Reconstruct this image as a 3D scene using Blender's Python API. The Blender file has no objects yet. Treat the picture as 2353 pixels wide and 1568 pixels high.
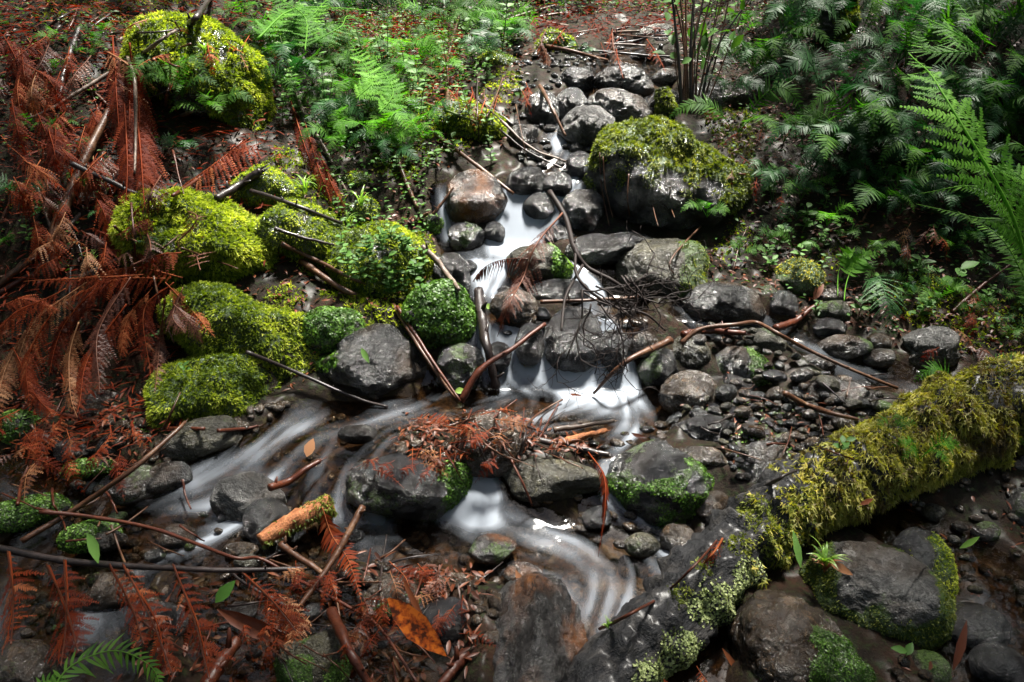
import bpy, math, random
import numpy as np
from mathutils import Vector
SC = bpy.context.scene
COL = SC.collection
R = math.radians
# ------------------------------------------------------------------ camera, sky, sun, exposure
W, H, F = 2353.0, 1568.0, 1650.0
CZ, PITCH = 1.6, 28.0
cam = bpy.data.objects.new('camera', bpy.data.cameras.new('camera'))
COL.objects.link(cam)
cam.location = (0, 0, CZ); cam.rotation_euler = (R(90 - PITCH), 0, 0)
cam.data.sensor_width = 36; cam.data.lens = 36 * F / W
cam.data.clip_start = 0.05; cam.data.clip_end = 500
SC.camera = cam
SUN = np.array([0.26, 0.40, 1.2]); SUN /= np.linalg.norm(SUN)
wd = bpy.data.worlds.new('World'); SC.world = wd; wd.use_nodes = True
nt = wd.node_tree
sky = nt.nodes.new('ShaderNodeTexSky'); sky.sky_type = 'NISHITA'; sky.sun_disc = False
sky.dust_density = 5; sky.ozone_density = .6; sky.air_density = .8
sky.sun_elevation = math.asin(SUN[2]); sky.sun_rotation = math.atan2(SUN[0], SUN[1])
bg = nt.nodes['Background']; bg.inputs[1].default_value = 0.05
nt.links.new(sky.outputs[0], bg.inputs[0])
sl = bpy.data.lights.new('sun', 'SUN'); sl.energy = 5.0; sl.angle = R(9); sl.color = (1.0, 0.96, 0.88)
so = bpy.data.objects.new('sun', sl); COL.objects.link(so); so.location = (2, 3, 8)
so.rotation_euler = Vector(SUN).to_track_quat('Z', 'Y').to_euler()
SC.view_settings.view_transform = 'Standard'; SC.view_settings.look = 'None'
SC.view_settings.exposure = 2.35; SC.view_settings.gamma = 1
SC.cycles.max_bounces = 5; SC.cycles.diffuse_bounces = 2; SC.cycles.glossy_bounces = 2
SC.cycles.transparent_max_bounces = 10; SC.cycles.transmission_bounces = 3
SC.cycles.caustics_reflective = False; SC.cycles.caustics_refractive = False
SC.cycles.sample_clamp_indirect = 4

# ------------------------------------------------------------------ numpy helpers
CAMP = np.array([0, 0, CZ])
c_, s_ = math.cos(R(PITCH)), math.sin(R(PITCH))
FWD = np.array([0, c_, -s_]); RT = np.array([1.0, 0, 0]); UP = np.array([0, s_, c_])
def hsh(i, j, k):
    n = (i * 374761393 + j * 668265263 + k * 2147483647) & 0x7fffffff
    n = ((n ^ (n >> 13)) * 1274126177) & 0x7fffffff
    n = ((n ^ (n >> 16)) * 668265263) & 0x7fffffff
    return ((n >> 8) & 0xffff) / 65535.0
def noise3(p):
    p = np.asarray(p, float); i = np.floor(p).astype(np.int64); f = p - i; f = f * f * (3 - 2 * f)
    o = 0
    for a in (0, 1):
        for b in (0, 1):
            for c in (0, 1):
                w = (f[..., 0] if a else 1 - f[..., 0]) * (f[..., 1] if b else 1 - f[..., 1]) * (f[..., 2] if c else 1 - f[..., 2])
                o = o + w * hsh(i[..., 0] + a, i[..., 1] + b, i[..., 2] + c)
    return o * 2 - 1
def fbm(p, oct=4):
    a, o, s = 1.0, 0, 0
    for k in range(oct):
        o = o + a * noise3(np.asarray(p) * 2 ** k + 17.3 * k); s += a; a *= 0.5
    return o / s
def sm(x, a, b):
    t = np.clip((x - a) / (b - a), 0, 1); return t * t * (3 - 2 * t)
def nrm(v):
    return v / (np.linalg.norm(v, axis=-1, keepdims=True) + 1e-9)

# ------------------------------------------------------------------ terrain profile: pools and steps of the stream bed
SEG = [(1800, .02), (1440, .05), (1270, .12), (1215, .50), (1060, .03), (895, .95), (745, .15), (685, .7), (600, .1), (562, 1.0),
       (430, .42), (300, .34), (180, .22), (0, .26)]
def slope_at(v):
    s = SEG[0][1]
    for vv, sl_ in SEG:
        if v <= vv: s = sl_
    return s
py, pz = [0.3], [-0.02]
while py[-1] < 40:
    y, z = py[-1], pz[-1]
    d = np.array([0, y, z - CZ]); dep = d @ FWD
    v = H / 2 - F * (d @ UP) / dep if dep > 0 else 3000
    s = slope_at(v) if v > -60 else 0.28
    if y > 9: s = 0.55
    if y > 14: s = 0.35
    py.append(y + 0.01); pz.append(z + s * 0.01)
py, pz = np.array(py), np.array(pz)
kern = np.hanning(9); kern /= kern.sum()
pz = np.convolve(np.pad(pz, 4, mode='edge'), kern, 'valid')
kern2 = np.hanning(90); kern2 /= kern2.sum()
pzs = np.convolve(np.pad(pz, 45, mode='edge'), kern2, 'valid')[:len(pz)]
def h0(x, y):
    x = np.asarray(x, float); y = np.asarray(y, float)
    a = np.interp(y, py, pz); b = np.interp(y, py, pzs)
    side = sm(np.abs(x - 0.0), 0.55, 1.1)
    z = a * (1 - side) + b * side
    z = z + 0.42 * sm(-x, 0.55, 2.2) * sm(y, 2.15, 2.9)
    z = z + 0.5 * sm(-x, 2.4, 6) * sm(y, 2.4, 4)
    z = z + 0.55 * sm(x, 0.95, 2.6) * sm(y, 2.6, 3.6) + 0.9 * sm(x, 1.8, 4.5) * sm(y, 2.4, 3.6)
    z = z + 2.5 * sm(np.abs(x), 6, 16) + 4 * sm(np.abs(x), 14, 40)
    return z
def hit(u, v, fn=None):
    fn = fn or h0
    d = FWD + RT * (u - W / 2) / F - UP * (v - H / 2) / F
    t = np.linspace(0.5, 14, 1400)
    P = CAMP + t[:, None] * d
    g = P[:, 2] - fn(P[:, 0], P[:, 1])
    k = np.argmax(g < 0) if (g < 0).any() else len(t) - 1
    if k == 0: return P[0], t[0]
    w = g[k - 1] / (g[k - 1] - g[k] + 1e-9)
    tt = t[k - 1] + (t[k] - t[k - 1]) * w
    return CAMP + tt * d, tt
def at(u, v, d=0.0):
    """point of the place that the photo shows at (u, v), d metres nearer than the ground"""
    dr = FWD + RT * (u - W / 2) / F - UP * (v - H / 2) / F
    p, t = hit(u, v)
    return CAMP + dr * (t - d)
def depth(p): return float((np.asarray(p) - CAMP) @ FWD)

# ------------------------------------------------------------------ stream paths (u, v, width) traced on the ground
PATHS = [
    [(1440, 95, 60), (1430, 140, 120), (1400, 200, 130), (1330, 260, 110), (1285, 320, 80), (1310, 365, 100), (1300, 410, 130), (1250, 445, 140),
     (1200, 490, 130), (1190, 550, 150), (1140, 600, 200), (1140, 650, 150), (1130, 700, 120), (1120, 760, 150), (1190, 810, 210), (1240, 870, 240)],
    [(1520, 150, 80), (1510, 220, 50), (1500, 250, 40)],
    [(1190, 610, 150), (1330, 640, 150), (1420, 650, 140), (1400, 720, 160), (1400, 790, 170), (1380, 860, 240)],
    [(1010, 430, 30), (1020, 500, 40), (1035, 560, 60), (1080, 600, 100)],
    [(1300, 905, 260), (1420, 925, 260), (1300, 950, 240), (1120, 950, 200), (1000, 950, 160), (850, 960, 170), (720, 975, 180), (650, 1030, 200), (570, 1100, 260),
     (440, 1180, 260), (300, 1230, 300), (150, 1320, 420), (60, 1450, 480), (0, 1580, 600)],
    [(840, 1000, 200), (800, 1060, 180), (760, 1130, 200), (780, 1190, 180), (900, 1215, 220), (1050, 1230, 230), (1200, 1260, 240), (1350, 1310, 300), (1450, 1380, 300), (1380, 1440, 240), (1300,1560,300)],
    [(1085, 1050, 110), (1110, 1110, 120), (1110, 1200, 160)],
    [(1450, 950, 200), (1420, 1010, 130), (1400, 1080, 120), (1410, 1160, 170), (1480, 1240, 220), (1560, 1290, 160), (1440, 1340, 260)],
    [(1560, 720, 50), (1620, 745, 60), (1760, 745, 50), (1850, 790, 60), (1950, 860, 70), (2060, 870, 90), (2120, 900, 90)],
    [(1000, 870, 60), (985, 910, 70), (960, 940, 80)],
    [(0, 1110, 200), (180, 1110, 150), (300, 1190, 200)],
    [(2000, 1170, 130), (2130, 1230, 150), (2230, 1320, 260), (2300, 1430, 330), (2340, 1560, 400)],
    [(700, 1290, 200), (500, 1330, 250), (600, 1450, 300), (900, 1500, 300)],
    [(1640,1430,120),(1600,1520,160),(1560,1620,200)],
]
WSEG = []
for pth in PATHS:
    pts = [(hit(u, v)[0][:2], w * hit(u, v)[1] / F / 2) for u, v, w in pth]
    s = 0
    for (a, ra), (b, rb) in zip(pts[:-1], pts[1:]):
        L = np.linalg.norm(b - a); WSEG.append((a, b, ra, rb, s, L)); s += L
def water_field(x, y):
    """signed cover (>0 inside), flow distance and across distance"""
    best = np.full(x.shape, -9.0); S = np.zeros(x.shape); T = np.zeros(x.shape)
    for a, b, ra, rb, s, L in WSEG:
        d = b - a; k = np.clip(((x - a[0]) * d[0] + (y - a[1]) * d[1]) / (L * L + 1e-9), 0, 1)
        dx = x - a[0] - k * d[0]; dy = y - a[1] - k * d[1]
        dist = np.sqrt(dx * dx + dy * dy); r = ra + (rb - ra) * k
        c = (r - dist)
        m = c > best
        best = np.where(m, c, best); S = np.where(m, s + k * L, S)
        T = np.where(m, (dx * d[1] - dy * d[0]) / (L + 1e-9), T)
    return best, S, T

# ------------------------------------------------------------------ mesh building
class MB:
    def __init__(s): s.v = []; s.q = []; s.t = []; s.a = []; s.n = 0
    def add(s, v, q=None, t=None, a=None):
        v = np.asarray(v, float).reshape(-1, 3)
        if q is not None and len(q): s.q.append(np.asarray(q, np.int64).reshape(-1, 4) + s.n)
        if t is not None and len(t): s.t.append(np.asarray(t, np.int64).reshape(-1, 3) + s.n)
        s.v.append(v); s.a.append(np.full(len(v), 0.5) if a is None else np.broadcast_to(a, (len(v),)).astype(float)); s.n += len(v)
    def arrays(s):
        v = np.concatenate(s.v); q = np.concatenate(s.q) if s.q else np.zeros((0, 4), np.int64)
        t = np.concatenate(s.t) if s.t else np.zeros((0, 3), np.int64); return v, q, t, np.concatenate(s.a)
    def build(s, name, mat, parent=None, origin=None, smooth=True, extra=None):
        v, q, t, a = s.arrays()
        if origin is None: origin = np.array([v[:, 0].mean(), v[:, 1].mean(), v[:, 2].min()])
        me = bpy.data.meshes.new(name); me.vertices.add(len(v))
        loc = v - origin
        me.vertices.foreach_set('co', loc.ravel().astype(np.float32))
        me.loops.add(len(q) * 4 + len(t) * 3); me.polygons.add(len(q) + len(t))
        me.loops.foreach_set('vertex_index', np.concatenate([q.ravel(), t.ravel()]).astype(np.int32))
        st = np.concatenate([np.arange(len(q)) * 4, len(q) * 4 + np.arange(len(t)) * 3])
        me.polygons.foreach_set('loop_start', st.astype(np.int32))
        me.polygons.foreach_set('use_smooth', np.full(len(st), smooth))
        at_ = me.attributes.new('rnd', 'FLOAT', 'POINT'); at_.data.foreach_set('value', a.astype(np.float32))
        for k, val in (extra or {}).items():
            e = me.attributes.new(k, 'FLOAT', 'POINT'); e.data.foreach_set('value', np.asarray(val, np.float32))
        me.update(calc_edges=True); me.validate()
        me.materials.append(mat)
        o = bpy.data.objects.new(name, me); COL.objects.link(o)
        if parent is not None:
            o.parent = parent; o.location = Vector(origin) - parent.location
        else: o.location = origin
        return o
def tag(o, label=None, cat=None, group=None, kind=None):
    if label: o['label'] = label
    if cat: o['category'] = cat
    if group: o['group'] = group
    if kind: o['kind'] = kind
    return o
def empty(name, loc, label, cat, group=None):
    o = bpy.data.objects.new(name, None); o.empty_display_size = 0.05; COL.objects.link(o); o.location = Vector(loc)
    return tag(o, label, cat, group)
def spline(pts, n):
    """Catmull-Rom through pts"""
    P = np.asarray(pts, float)
    if len(P) == 2: return P[0] + (P[1] - P[0]) * np.linspace(0, 1, n)[:, None]
    Q = np.vstack([2 * P[0] - P[1], P, 2 * P[-1] - P[-2]])
    t = np.linspace(0, len(P) - 1 - 1e-6, n); i = t.astype(int); f = (t - i)[:, None]
    a, b, c, d = Q[i], Q[i + 1], Q[i + 2], Q[i + 3]
    return 0.5 * (2 * b + (c - a) * f + (2 * a - 5 * b + 4 * c - d) * f ** 2 + (3 * b - a - 3 * c + d) * f ** 3)
def frames(C):
    T = nrm(np.gradient(C, axis=0)); up = np.array([0.1, 0.05, 1.0])
    S = nrm(np.cross(T, up)); N = nrm(np.cross(S, T)); return T, S, N
def tube(mb, C, r, k=7, rough=0.0, a=0.5, seed=0, flat=1.0):
    C = np.asarray(C); n = len(C); r = np.broadcast_to(r, (n,)).astype(float)
    T, S, N = frames(C); an = np.linspace(0, 2 * np.pi, k, endpoint=False)
    rr = r[:, None] * np.ones(k)
    if rough:
        q = np.stack([np.repeat(np.linspace(0, n * .35, n)[:, None], k, 1), np.tile(np.cos(an) * 1.7, (n, 1)), np.tile(np.sin(an) * 1.7, (n, 1))], -1)
        rr = rr * (1 + rough * fbm(q + seed * 7.7, 3))
    V = C[:, None] + rr[..., None] * (np.cos(an)[None, :, None] * S[:, None] + flat * np.sin(an)[None, :, None] * N[:, None])
    i = np.arange(n - 1)[:, None] * k; j = np.arange(k)[None]; j2 = (j + 1) % k
    q = np.stack([i + j, i + j2, i + k + j2, i + k + j], -1).reshape(-1, 4)
    V = V.reshape(-1, 3)
    t = [[0, b + 1, b] for b in range(1, k - 1)]
    e = (n - 1) * k; t += [[e, e + b, e + b + 1] for b in range(1, k - 1)]
    mb.add(V, q, t, a)

# ------------------------------------------------------------------ materials
def mat(name):
    m = bpy.data.materials.new(name); m.use_nodes = True; m.node_tree.nodes.clear(); return m, m.node_tree
def nd(t, kind, **kw):
    n = t.nodes.new(kind)
    for k, v in kw.items():
        if k.startswith('i_'):
            key = k[2:].replace('_', ' '); n.inputs[int(key) if key.isdigit() else key].default_value = v
        else: setattr(n, k, v)
    return n
def ramp(t, src, stops):
    r = t.nodes.new('ShaderNodeValToRGB'); e = r.color_ramp.elements
    while len(e) < len(stops): e.new(0.5)
    for i, (p, c) in enumerate(stops):
        e[i].position = p; e[i].color = (*c, 1) if len(c) == 3 else c
    t.links.new(src, r.inputs[0]); return r.outputs[0]
def mixc(t, fac, a, b, mode='MIX'):
    m = t.nodes.new('ShaderNodeMix'); m.data_type = 'RGBA'; m.blend_type = mode
    for s, i in ((fac, 0), (a, 6), (b, 7)):
        if hasattr(s, 'is_output'): t.links.new(s, m.inputs[i])
        else: m.inputs[i].default_value = s if i == 0 else (*s, 1)
    return m.outputs[2]
def mth(t, op, a, b=0.0, c=None):
    m = t.nodes.new('ShaderNodeMath'); m.operation = op
    for i, s in enumerate((a, b) if c is None else (a, b, c)):
        if hasattr(s, 'is_output'): t.links.new(s, m.inputs[i])
        else: m.inputs[i].default_value = s
    return m.outputs[0]
def noise(t, scale, detail=5, rough=.6, vec=None, dist=0.0):
    n = nd(t, 'ShaderNodeTexNoise'); n.inputs['Scale'].default_value = scale; n.inputs['Detail'].default_value = detail
    n.inputs['Roughness'].default_value = rough; n.inputs['Distortion'].default_value = dist
    if vec is not None: t.links.new(vec, n.inputs['Vector'])
    return n.outputs[0]
def attr(t, name):
    a = t.nodes.new('ShaderNodeAttribute'); a.attribute_name = name; return a.outputs['Fac']
def out(t, sh):
    o = t.nodes.new('ShaderNodeOutputMaterial'); t.links.new(sh, o.inputs[0])
def bump(t, h, strength, dist, prev=None):
    b = t.nodes.new('ShaderNodeBump'); b.inputs['Strength'].default_value = strength; b.inputs['Distance'].default_value = dist
    t.links.new(h, b.inputs['Height'])
    if prev is not None: t.links.new(prev, b.inputs['Normal'])
    return b.outputs[0]

def rock_mat(name, dark, mid, stain, rough=(.22, .42), wet=1.0, stain_amt=.5, sparkle=.6):
    m, t = mat(name)
    tc = nd(t, 'ShaderNodeTexCoord').outputs['Object']
    oi = nd(t, 'ShaderNodeObjectInfo').outputs['Random']
    va = nd(t, 'ShaderNodeVectorMath', operation='ADD'); t.links.new(tc, va.inputs[0])
    cx = nd(t, 'ShaderNodeCombineXYZ'); t.links.new(mth(t, 'MULTIPLY', oi, 30), cx.inputs[0]); t.links.new(cx.outputs[0], va.inputs[1])
    vec = va.outputs[0]
    n1 = noise(t, 9, 6, .65, vec); n2 = noise(t, 55, 6, .7, vec); n3 = noise(t, 5, 3, .5, vec, .6); n4 = noise(t, 220, 3, .6, vec); n5 = noise(t, 24, 5, .75, vec, 1.0)
    c = mixc(t, ramp(t, n1, [(.3, (0, 0, 0)), (.7, (1, 1, 1))]), dark, mid)
    c = mixc(t, mth(t, 'MULTIPLY', ramp(t, n3, [(.45, (0, 0, 0)), (.62, (1, 1, 1))]), stain_amt), c, stain)
    c = mixc(t, ramp(t, n2, [(.35, (.35, .35, .35)), (.6, (0, 0, 0))]), c, (.008, .008, .008))
    c = mixc(t, ramp(t, n4, [(.62, (0, 0, 0)), (.72, (.3, .3, .3))]), c, tuple(min(1, x * 3) for x in mid))
    crk = nd(t, 'ShaderNodeTexVoronoi'); crk.feature = 'DISTANCE_TO_EDGE'; crk.inputs['Scale'].default_value = 5
    dsp = nd(t, 'ShaderNodeVectorMath', operation='ADD'); t.links.new(vec, dsp.inputs[0]); t.links.new(mth(t, 'MULTIPLY', n5, .22), dsp.inputs[1]); t.links.new(dsp.outputs[0], crk.inputs['Vector'])
    ck = ramp(t, crk.outputs[0], [(0, (0, 0, 0)), (.022, (1, 1, 1))])
    c = mixc(t, ck, tuple(x * .3 for x in dark), c)
    c = mixc(t, ramp(t, n5, [(.56, (0, 0, 0)), (.66, (.55, .55, .55))]), c, tuple(min(1, x * 2.6) for x in mid))
    mo = attr(t, 'moss')
    mk = ramp(t, mth(t, 'ADD', mo, mth(t, 'MULTIPLY', mth(t, 'SUBTRACT', n2, .5), 1.1)), [(.35, (0, 0, 0)), (.55, (1, 1, 1))])
    green = ramp(t, n4, [(.3, (.008, .02, .003)), (.7, (.06, .11, .012))])
    c = mixc(t, mk, c, green)
    p = nd(t, 'ShaderNodeBsdfPrincipled')
    t.links.new(c, p.inputs['Base Color'])
    rr = ramp(t, n1, [(.3, (rough[0],) * 3), (.75, (rough[1],) * 3)])
    rr = mixc(t, mk, rr, (.6, .6, .6))
    t.links.new(rr, p.inputs['Roughness'])
    p.inputs['Specular IOR Level'].default_value = 0.28
    t.links.new(mth(t, 'MULTIPLY', ramp(t, n1, [(.43, (.06, .06, .06)), (.57, (1, 1, 1))]), wet), p.inputs['Coat Weight']); p.inputs['Coat Roughness'].default_value = .17; p.inputs['Coat IOR'].default_value = 1.9
    b = bump(t, n1, .6, .04); b = bump(t, ck, .7, .006, b); b = bump(t, n5, .8, .016, b); b = bump(t, n2, sparkle, .013, b); b = bump(t, n4, .6, .004, b)
    t.links.new(b, p.inputs['Normal']); t.links.new(b, p.inputs['Coat Normal'])
    out(t, p.outputs[0]); return m
M = {}
M['grey'] = rock_mat('wet_grey_stone', (.005, .0055, .0065), (.024, .024, .025), (.035, .019, .008), stain_amt=1, sparkle=.8)
M['black'] = rock_mat('wet_black_stone', (.006, .006, .008), (.011, .0115, .013), (.02, .012, .006), rough=(.16, .34), wet=1, sparkle=1.0)
M['brown'] = rock_mat('wet_brown_stone', (.010, .007, .004), (.055, .031, .013), (.02, .018, .016), rough=(.15, .4), wet=.8)
M['olive'] = rock_mat('olive_stone', (.012, .011, .006), (.05, .045, .022), (.03, .03, .03), rough=(.25, .55), wet=.45)
M['rust'] = rock_mat('rust_stained_stone', (.009, .008, .008), (.026, .024, .023), (.12, .042, .008), rough=(.15, .4), wet=.8, stain_amt=1)
M['light'] = rock_mat('pale_grey_stone', (.02, .02, .02), (.08, .078, .074), (.05, .03, .016), rough=(.25, .5), wet=.5)

def leaf_mat(name, stops, trans=.35, rough=.4, spec=.5, tint=None, coat=0.0, var=.35, vs=3.0):
    m, t = mat(name)
    r = attr(t, 'rnd'); geo = nd(t, 'ShaderNodeNewGeometry')
    n = noise(t, vs, 3, .6, geo.outputs['Position'])
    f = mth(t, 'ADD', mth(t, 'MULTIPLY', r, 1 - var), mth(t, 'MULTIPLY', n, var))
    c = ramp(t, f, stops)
    p = nd(t, 'ShaderNodeBsdfPrincipled'); t.links.new(c, p.inputs['Base Color']); p.inputs['Roughness'].default_value = rough
    p.inputs['Specular IOR Level'].default_value = spec
    p.inputs['Coat Weight'].default_value = coat; p.inputs['Coat Roughness'].default_value = .25
    tr = nd(t, 'ShaderNodeBsdfTranslucent'); t.links.new(mixc(t, 1.0, c, tint or (1.6, 1.7, .6), 'MULTIPLY'), tr.inputs[0])
    mx = nd(t, 'ShaderNodeMixShader'); mx.inputs[0].default_value = trans
    t.links.new(p.outputs[0], mx.inputs[1]); t.links.new(tr.outputs[0], mx.inputs[2]); out(t, mx.outputs[0]); return m
M['moss'] = leaf_mat('yellow_green_moss', [(.1, (.03, .05, .005)), (.33, (.085, .125, .010)), (.58, (.21, .27, .02)), (.85, (.52, .54, .09))], trans=.45, rough=.65, spec=.2)
M['moss_olive'] = leaf_mat('olive_moss', [(.1, (.02, .028, .004)), (.4, (.07, .095, .01)), (.7, (.17, .20, .02)), (.95, (.30, .28, .06))], trans=.35, rough=.65)
M['moss_gold'] = leaf_mat('golden_moss', [(.1, (.035, .022, .005)), (.32, (.11, .075, .014)), (.5, (.20, .20, .03)), (.68, (.34, .33, .06)), (.9, (.6, .46, .12))], trans=.4, rough=.6)
M['liver'] = leaf_mat('green_liverwort', [(.1, (.012, .03, .005)), (.4, (.04, .10, .012)), (.7, (.11, .22, .03)), (.95, (.25, .38, .10))], trans=.25, rough=.45, spec=.35)
M['lichen'] = leaf_mat('pale_lichen', [(.1, (.06, .08, .03)), (.5, (.22, .27, .10)), (.9, (.42, .46, .22))], trans=.2, rough=.7)
M['fern'] = leaf_mat('fern_green', [(.1, (.010, .032, .005)), (.5, (.030, .085, .011)), (.9, (.085, .18, .022))], trans=.42, rough=.6, spec=.12, coat=.0, tint=(1.3, 2.0, .5))
M['fern_dark'] = leaf_mat('fern_dark_green', [(.1, (.006, .022, .007)), (.5, (.016, .055, .016)), (.9, (.045, .12, .035))], trans=.3, rough=.5, spec=.22, coat=.0, tint=(.8, 1.6, .6))
M['fern_bright'] = leaf_mat('fern_bright_green', [(.1, (.02, .075, .006)), (.5, (.055, .16, .012)), (.9, (.13, .30, .03))], trans=.4, rough=.6, spec=.12, tint=(1.5, 2.0, .5))
M['dead'] = leaf_mat('dead_fern_rust', [(.1, (.018, .003, .002)), (.38, (.075, .012, .005)), (.68, (.15, .026, .007)), (.95, (.42, .16, .065))], trans=.25, rough=.6, spec=.08, tint=(2.2, .8, .4))
M['dead_dark'] = leaf_mat('dead_fern_dark', [(.1, (.018, .006, .004)), (.5, (.06, .018, .010)), (.95, (.20, .085, .05))], trans=.2, rough=.5, spec=.3, coat=.0, tint=(1.6, .8, .5))
M['dead_tan'] = leaf_mat('dead_fern_tan', [(.1, (.04, .012, .005)), (.5, (.17, .065, .025)), (.95, (.48, .27, .14))], trans=.3, rough=.55, spec=.2, tint=(1.8, 1, .5))
M['twig_black'] = leaf_mat('black_twig', [(.1, (.006, .004, .004)), (.9, (.02, .013, .011))], trans=0, rough=.6, spec=.15)
M['leaf'] = leaf_mat('seedling_leaf', [(.1, (.012, .035, .005)), (.5, (.04, .11, .014)), (.9, (.12, .24, .05))], trans=.3, rough=.55, spec=.25, coat=.0)
M['grass'] = leaf_mat('grass_blade', [(.1, (.06, .14, .02)), (.5, (.16, .30, .04)), (.9, (.35, .45, .12))], trans=.4, rough=.4)
M['litter'] = leaf_mat('brown_leaf', [(.1, (.02, .007, .004)), (.4, (.07, .018, .007)), (.7, (.16, .05, .018)), (.95, (.40, .22, .11))], trans=.15, rough=.45, spec=.3, coat=.0, tint=(2, .9, .5))
M['leaf_orange'] = leaf_mat('orange_leaf', [(.4, (.05, .012, .004)), (.5, (.32, .06, .008)), (.6, (.55, .14, .015))], trans=.3, rough=.4, spec=.3, coat=.0, tint=(1.6, 1, .5), var=.95, vs=45)
M['canopy'] = leaf_mat('canopy_leaf', [(.1, (.02, .05, .01)), (.9, (.06, .12, .02))], trans=.25, rough=.5)

_a, _b = hit(1560, 1400)[0], hit(1850, 1140)[0]; LOGDIR = math.atan2(_b[1] - _a[1], _b[0] - _a[0])
def wood_mat(name, a, b, c3, rough=.4, wet=.3, sx=1.0, bs=1.0):
    m, t = mat(name)
    tc = nd(t, 'ShaderNodeTexCoord').outputs['Object']; r = attr(t, 'rnd')
    if sx > 1:      # bark plates run along the log
        mp = nd(t, 'ShaderNodeMapping'); t.links.new(tc, mp.inputs[0]); mp.inputs['Rotation'].default_value = (0, 0, -LOGDIR); tc = mp.outputs[0]
        mp = nd(t, 'ShaderNodeMapping'); t.links.new(tc, mp.inputs[0]); mp.inputs['Scale'].default_value = (1 / sx, 1, 1); tc = mp.outputs[0]
    n1 = noise(t, 30, 5, .7, tc, .3); n2 = noise(t, 160, 4, .7, tc); n3 = noise(t, 8, 3, .5, tc)
    f = mth(t, 'ADD', mth(t, 'MULTIPLY', n1, .6), mth(t, 'MULTIPLY', n3, .4))
    c = ramp(t, f, [(.3, a), (.5, b), (.72, c3)])
    c = mixc(t, ramp(t, n2, [(.3, (.7, .7, .7)), (.55, (0, 0, 0))]), c, tuple(x * .35 for x in a))
    p = nd(t, 'ShaderNodeBsdfPrincipled'); t.links.new(c, p.inputs['Base Color']); p.inputs['Roughness'].default_value = rough
    p.inputs['Specular IOR Level'].default_value = .3 if sx == 1 else .16
    p.inputs['Coat Weight'].default_value = wet; p.inputs['Coat Roughness'].default_value = .15 if sx == 1 else .3
    t.links.new(bump(t, n1, min(1, .5 * bs), .006 * bs * bs, bump(t, n2, min(1, .4 * bs), .002 * bs)), p.inputs['Normal']); out(t, p.outputs[0]); return m
M['stem'] = wood_mat('brown_stem', (.03, .012, .007), (.065, .027, .013), (.20, .11, .06), .42, .08)
M['stem_red'] = wood_mat('red_brown_stem', (.05, .012, .007), (.055, .013, .005), (.13, .035, .013), .42, .06)
M['stem_dark'] = wood_mat('dark_wet_stem', (.008, .006, .006), (.018, .012, .011), (.05, .036, .033), .4, .2)
M['stem_grey'] = wood_mat('grey_stem', (.04, .028, .022), (.12, .085, .065), (.32, .25, .20), .45, .1)
M['rotten'] = wood_mat('rotten_orange_wood', (.07, .02, .007), (.30, .11, .04), (.48, .24, .11), .7, .0, 1, 1.6)
M['bark'] = wood_mat('black_wet_bark', (.005, .006, .007), (.022, .022, .024), (.10, .09, .08), .55, .2, 3.5, 2.6)
M['stem_green'] = wood_mat('green_stem', (.03, .05, .01), (.08, .12, .03), (.15, .2, .06), .5, .1)

# ground
m, t = mat('forest_soil'); M['soil'] = m
geo = nd(t, 'ShaderNodeNewGeometry').outputs['Position']
n1 = noise(t, 5, 6, .7, geo); n2 = noise(t, 45, 6, .75, geo); n3 = noise(t, 160, 4, .7, geo)
c = ramp(t, n1, [(.35, (.004, .003, .002)), (.5, (.012, .007, .004)), (.65, (.03, .012, .006))])
c = mixc(t, ramp(t, n2, [(.5, (0, 0, 0)), (.62, (1, 1, 1))]), c, (.014, .022, .006))
c = mixc(t, ramp(t, n3, [(.6, (0, 0, 0)), (.7, (.5, .5, .5))]), c, (.06, .02, .008))
bed = attr(t, 'bed')
c = mixc(t, bed, c, ramp(t, n2, [(.35, (.006, .004, .003)), (.5, (.025, .014, .007)), (.65, (.08, .04, .016))]))
p = nd(t, 'ShaderNodeBsdfPrincipled'); t.links.new(c, p.inputs['Base Color']); p.inputs['Roughness'].default_value = .75
p.inputs['Coat Weight'].default_value = .06; p.inputs['Coat Roughness'].default_value = .3; p.inputs['Specular IOR Level'].default_value = .12
t.links.new(bump(t, n2, .8, .02, bump(t, n3, .6, .006)), p.inputs['Normal']); out(t, p.outputs[0])

# water
m, t = mat('silky_stream_water'); M['water'] = m
sx_ = attr(t, 'streak'); fo = attr(t, 'foam'); geo = nd(t, 'ShaderNodeNewGeometry').outputs['Position']; st2 = noise(t, 14, 2, .5, geo)
f = mth(t, 'ADD', mth(t, 'MULTIPLY', mth(t, 'SUBTRACT', sx_, .5), .35), mth(t, 'MULTIPLY', fo, mth(t, 'ADD', mth(t, 'MULTIPLY', sx_, 2.3), .05)))
fm = ramp(t, f, [(.14, (0, 0, 0)), (.4, (.12, .12, .12)), (.75, (.5, .5, .5)), (1.0, (.88, .88, .88))])
dif = nd(t, 'ShaderNodeBsdfDiffuse', i_Color=(.46, .51, .58, 1))
tl = nd(t, 'ShaderNodeBsdfTranslucent', i_Color=(.46, .51, .58, 1))
ms = nd(t, 'ShaderNodeMixShader', i_0=.45); t.links.new(dif.outputs[0], ms.inputs[1]); t.links.new(tl.outputs[0], ms.inputs[2])
tp = nd(t, 'ShaderNodeBsdfTransparent', i_Color=(.62, .53, .42, 1))
gl = nd(t, 'ShaderNodeBsdfGlossy', i_Roughness=.10)
fr = nd(t, 'ShaderNodeFresnel', i_IOR=1.33)
geo = nd(t, 'ShaderNodeNewGeometry').outputs['Position']
bb = bump(t, sx_, .35, .012, bump(t, st2, .3, .012))
t.links.new(bb, gl.inputs['Normal']); t.links.new(bb, fr.inputs['Normal'])
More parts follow.
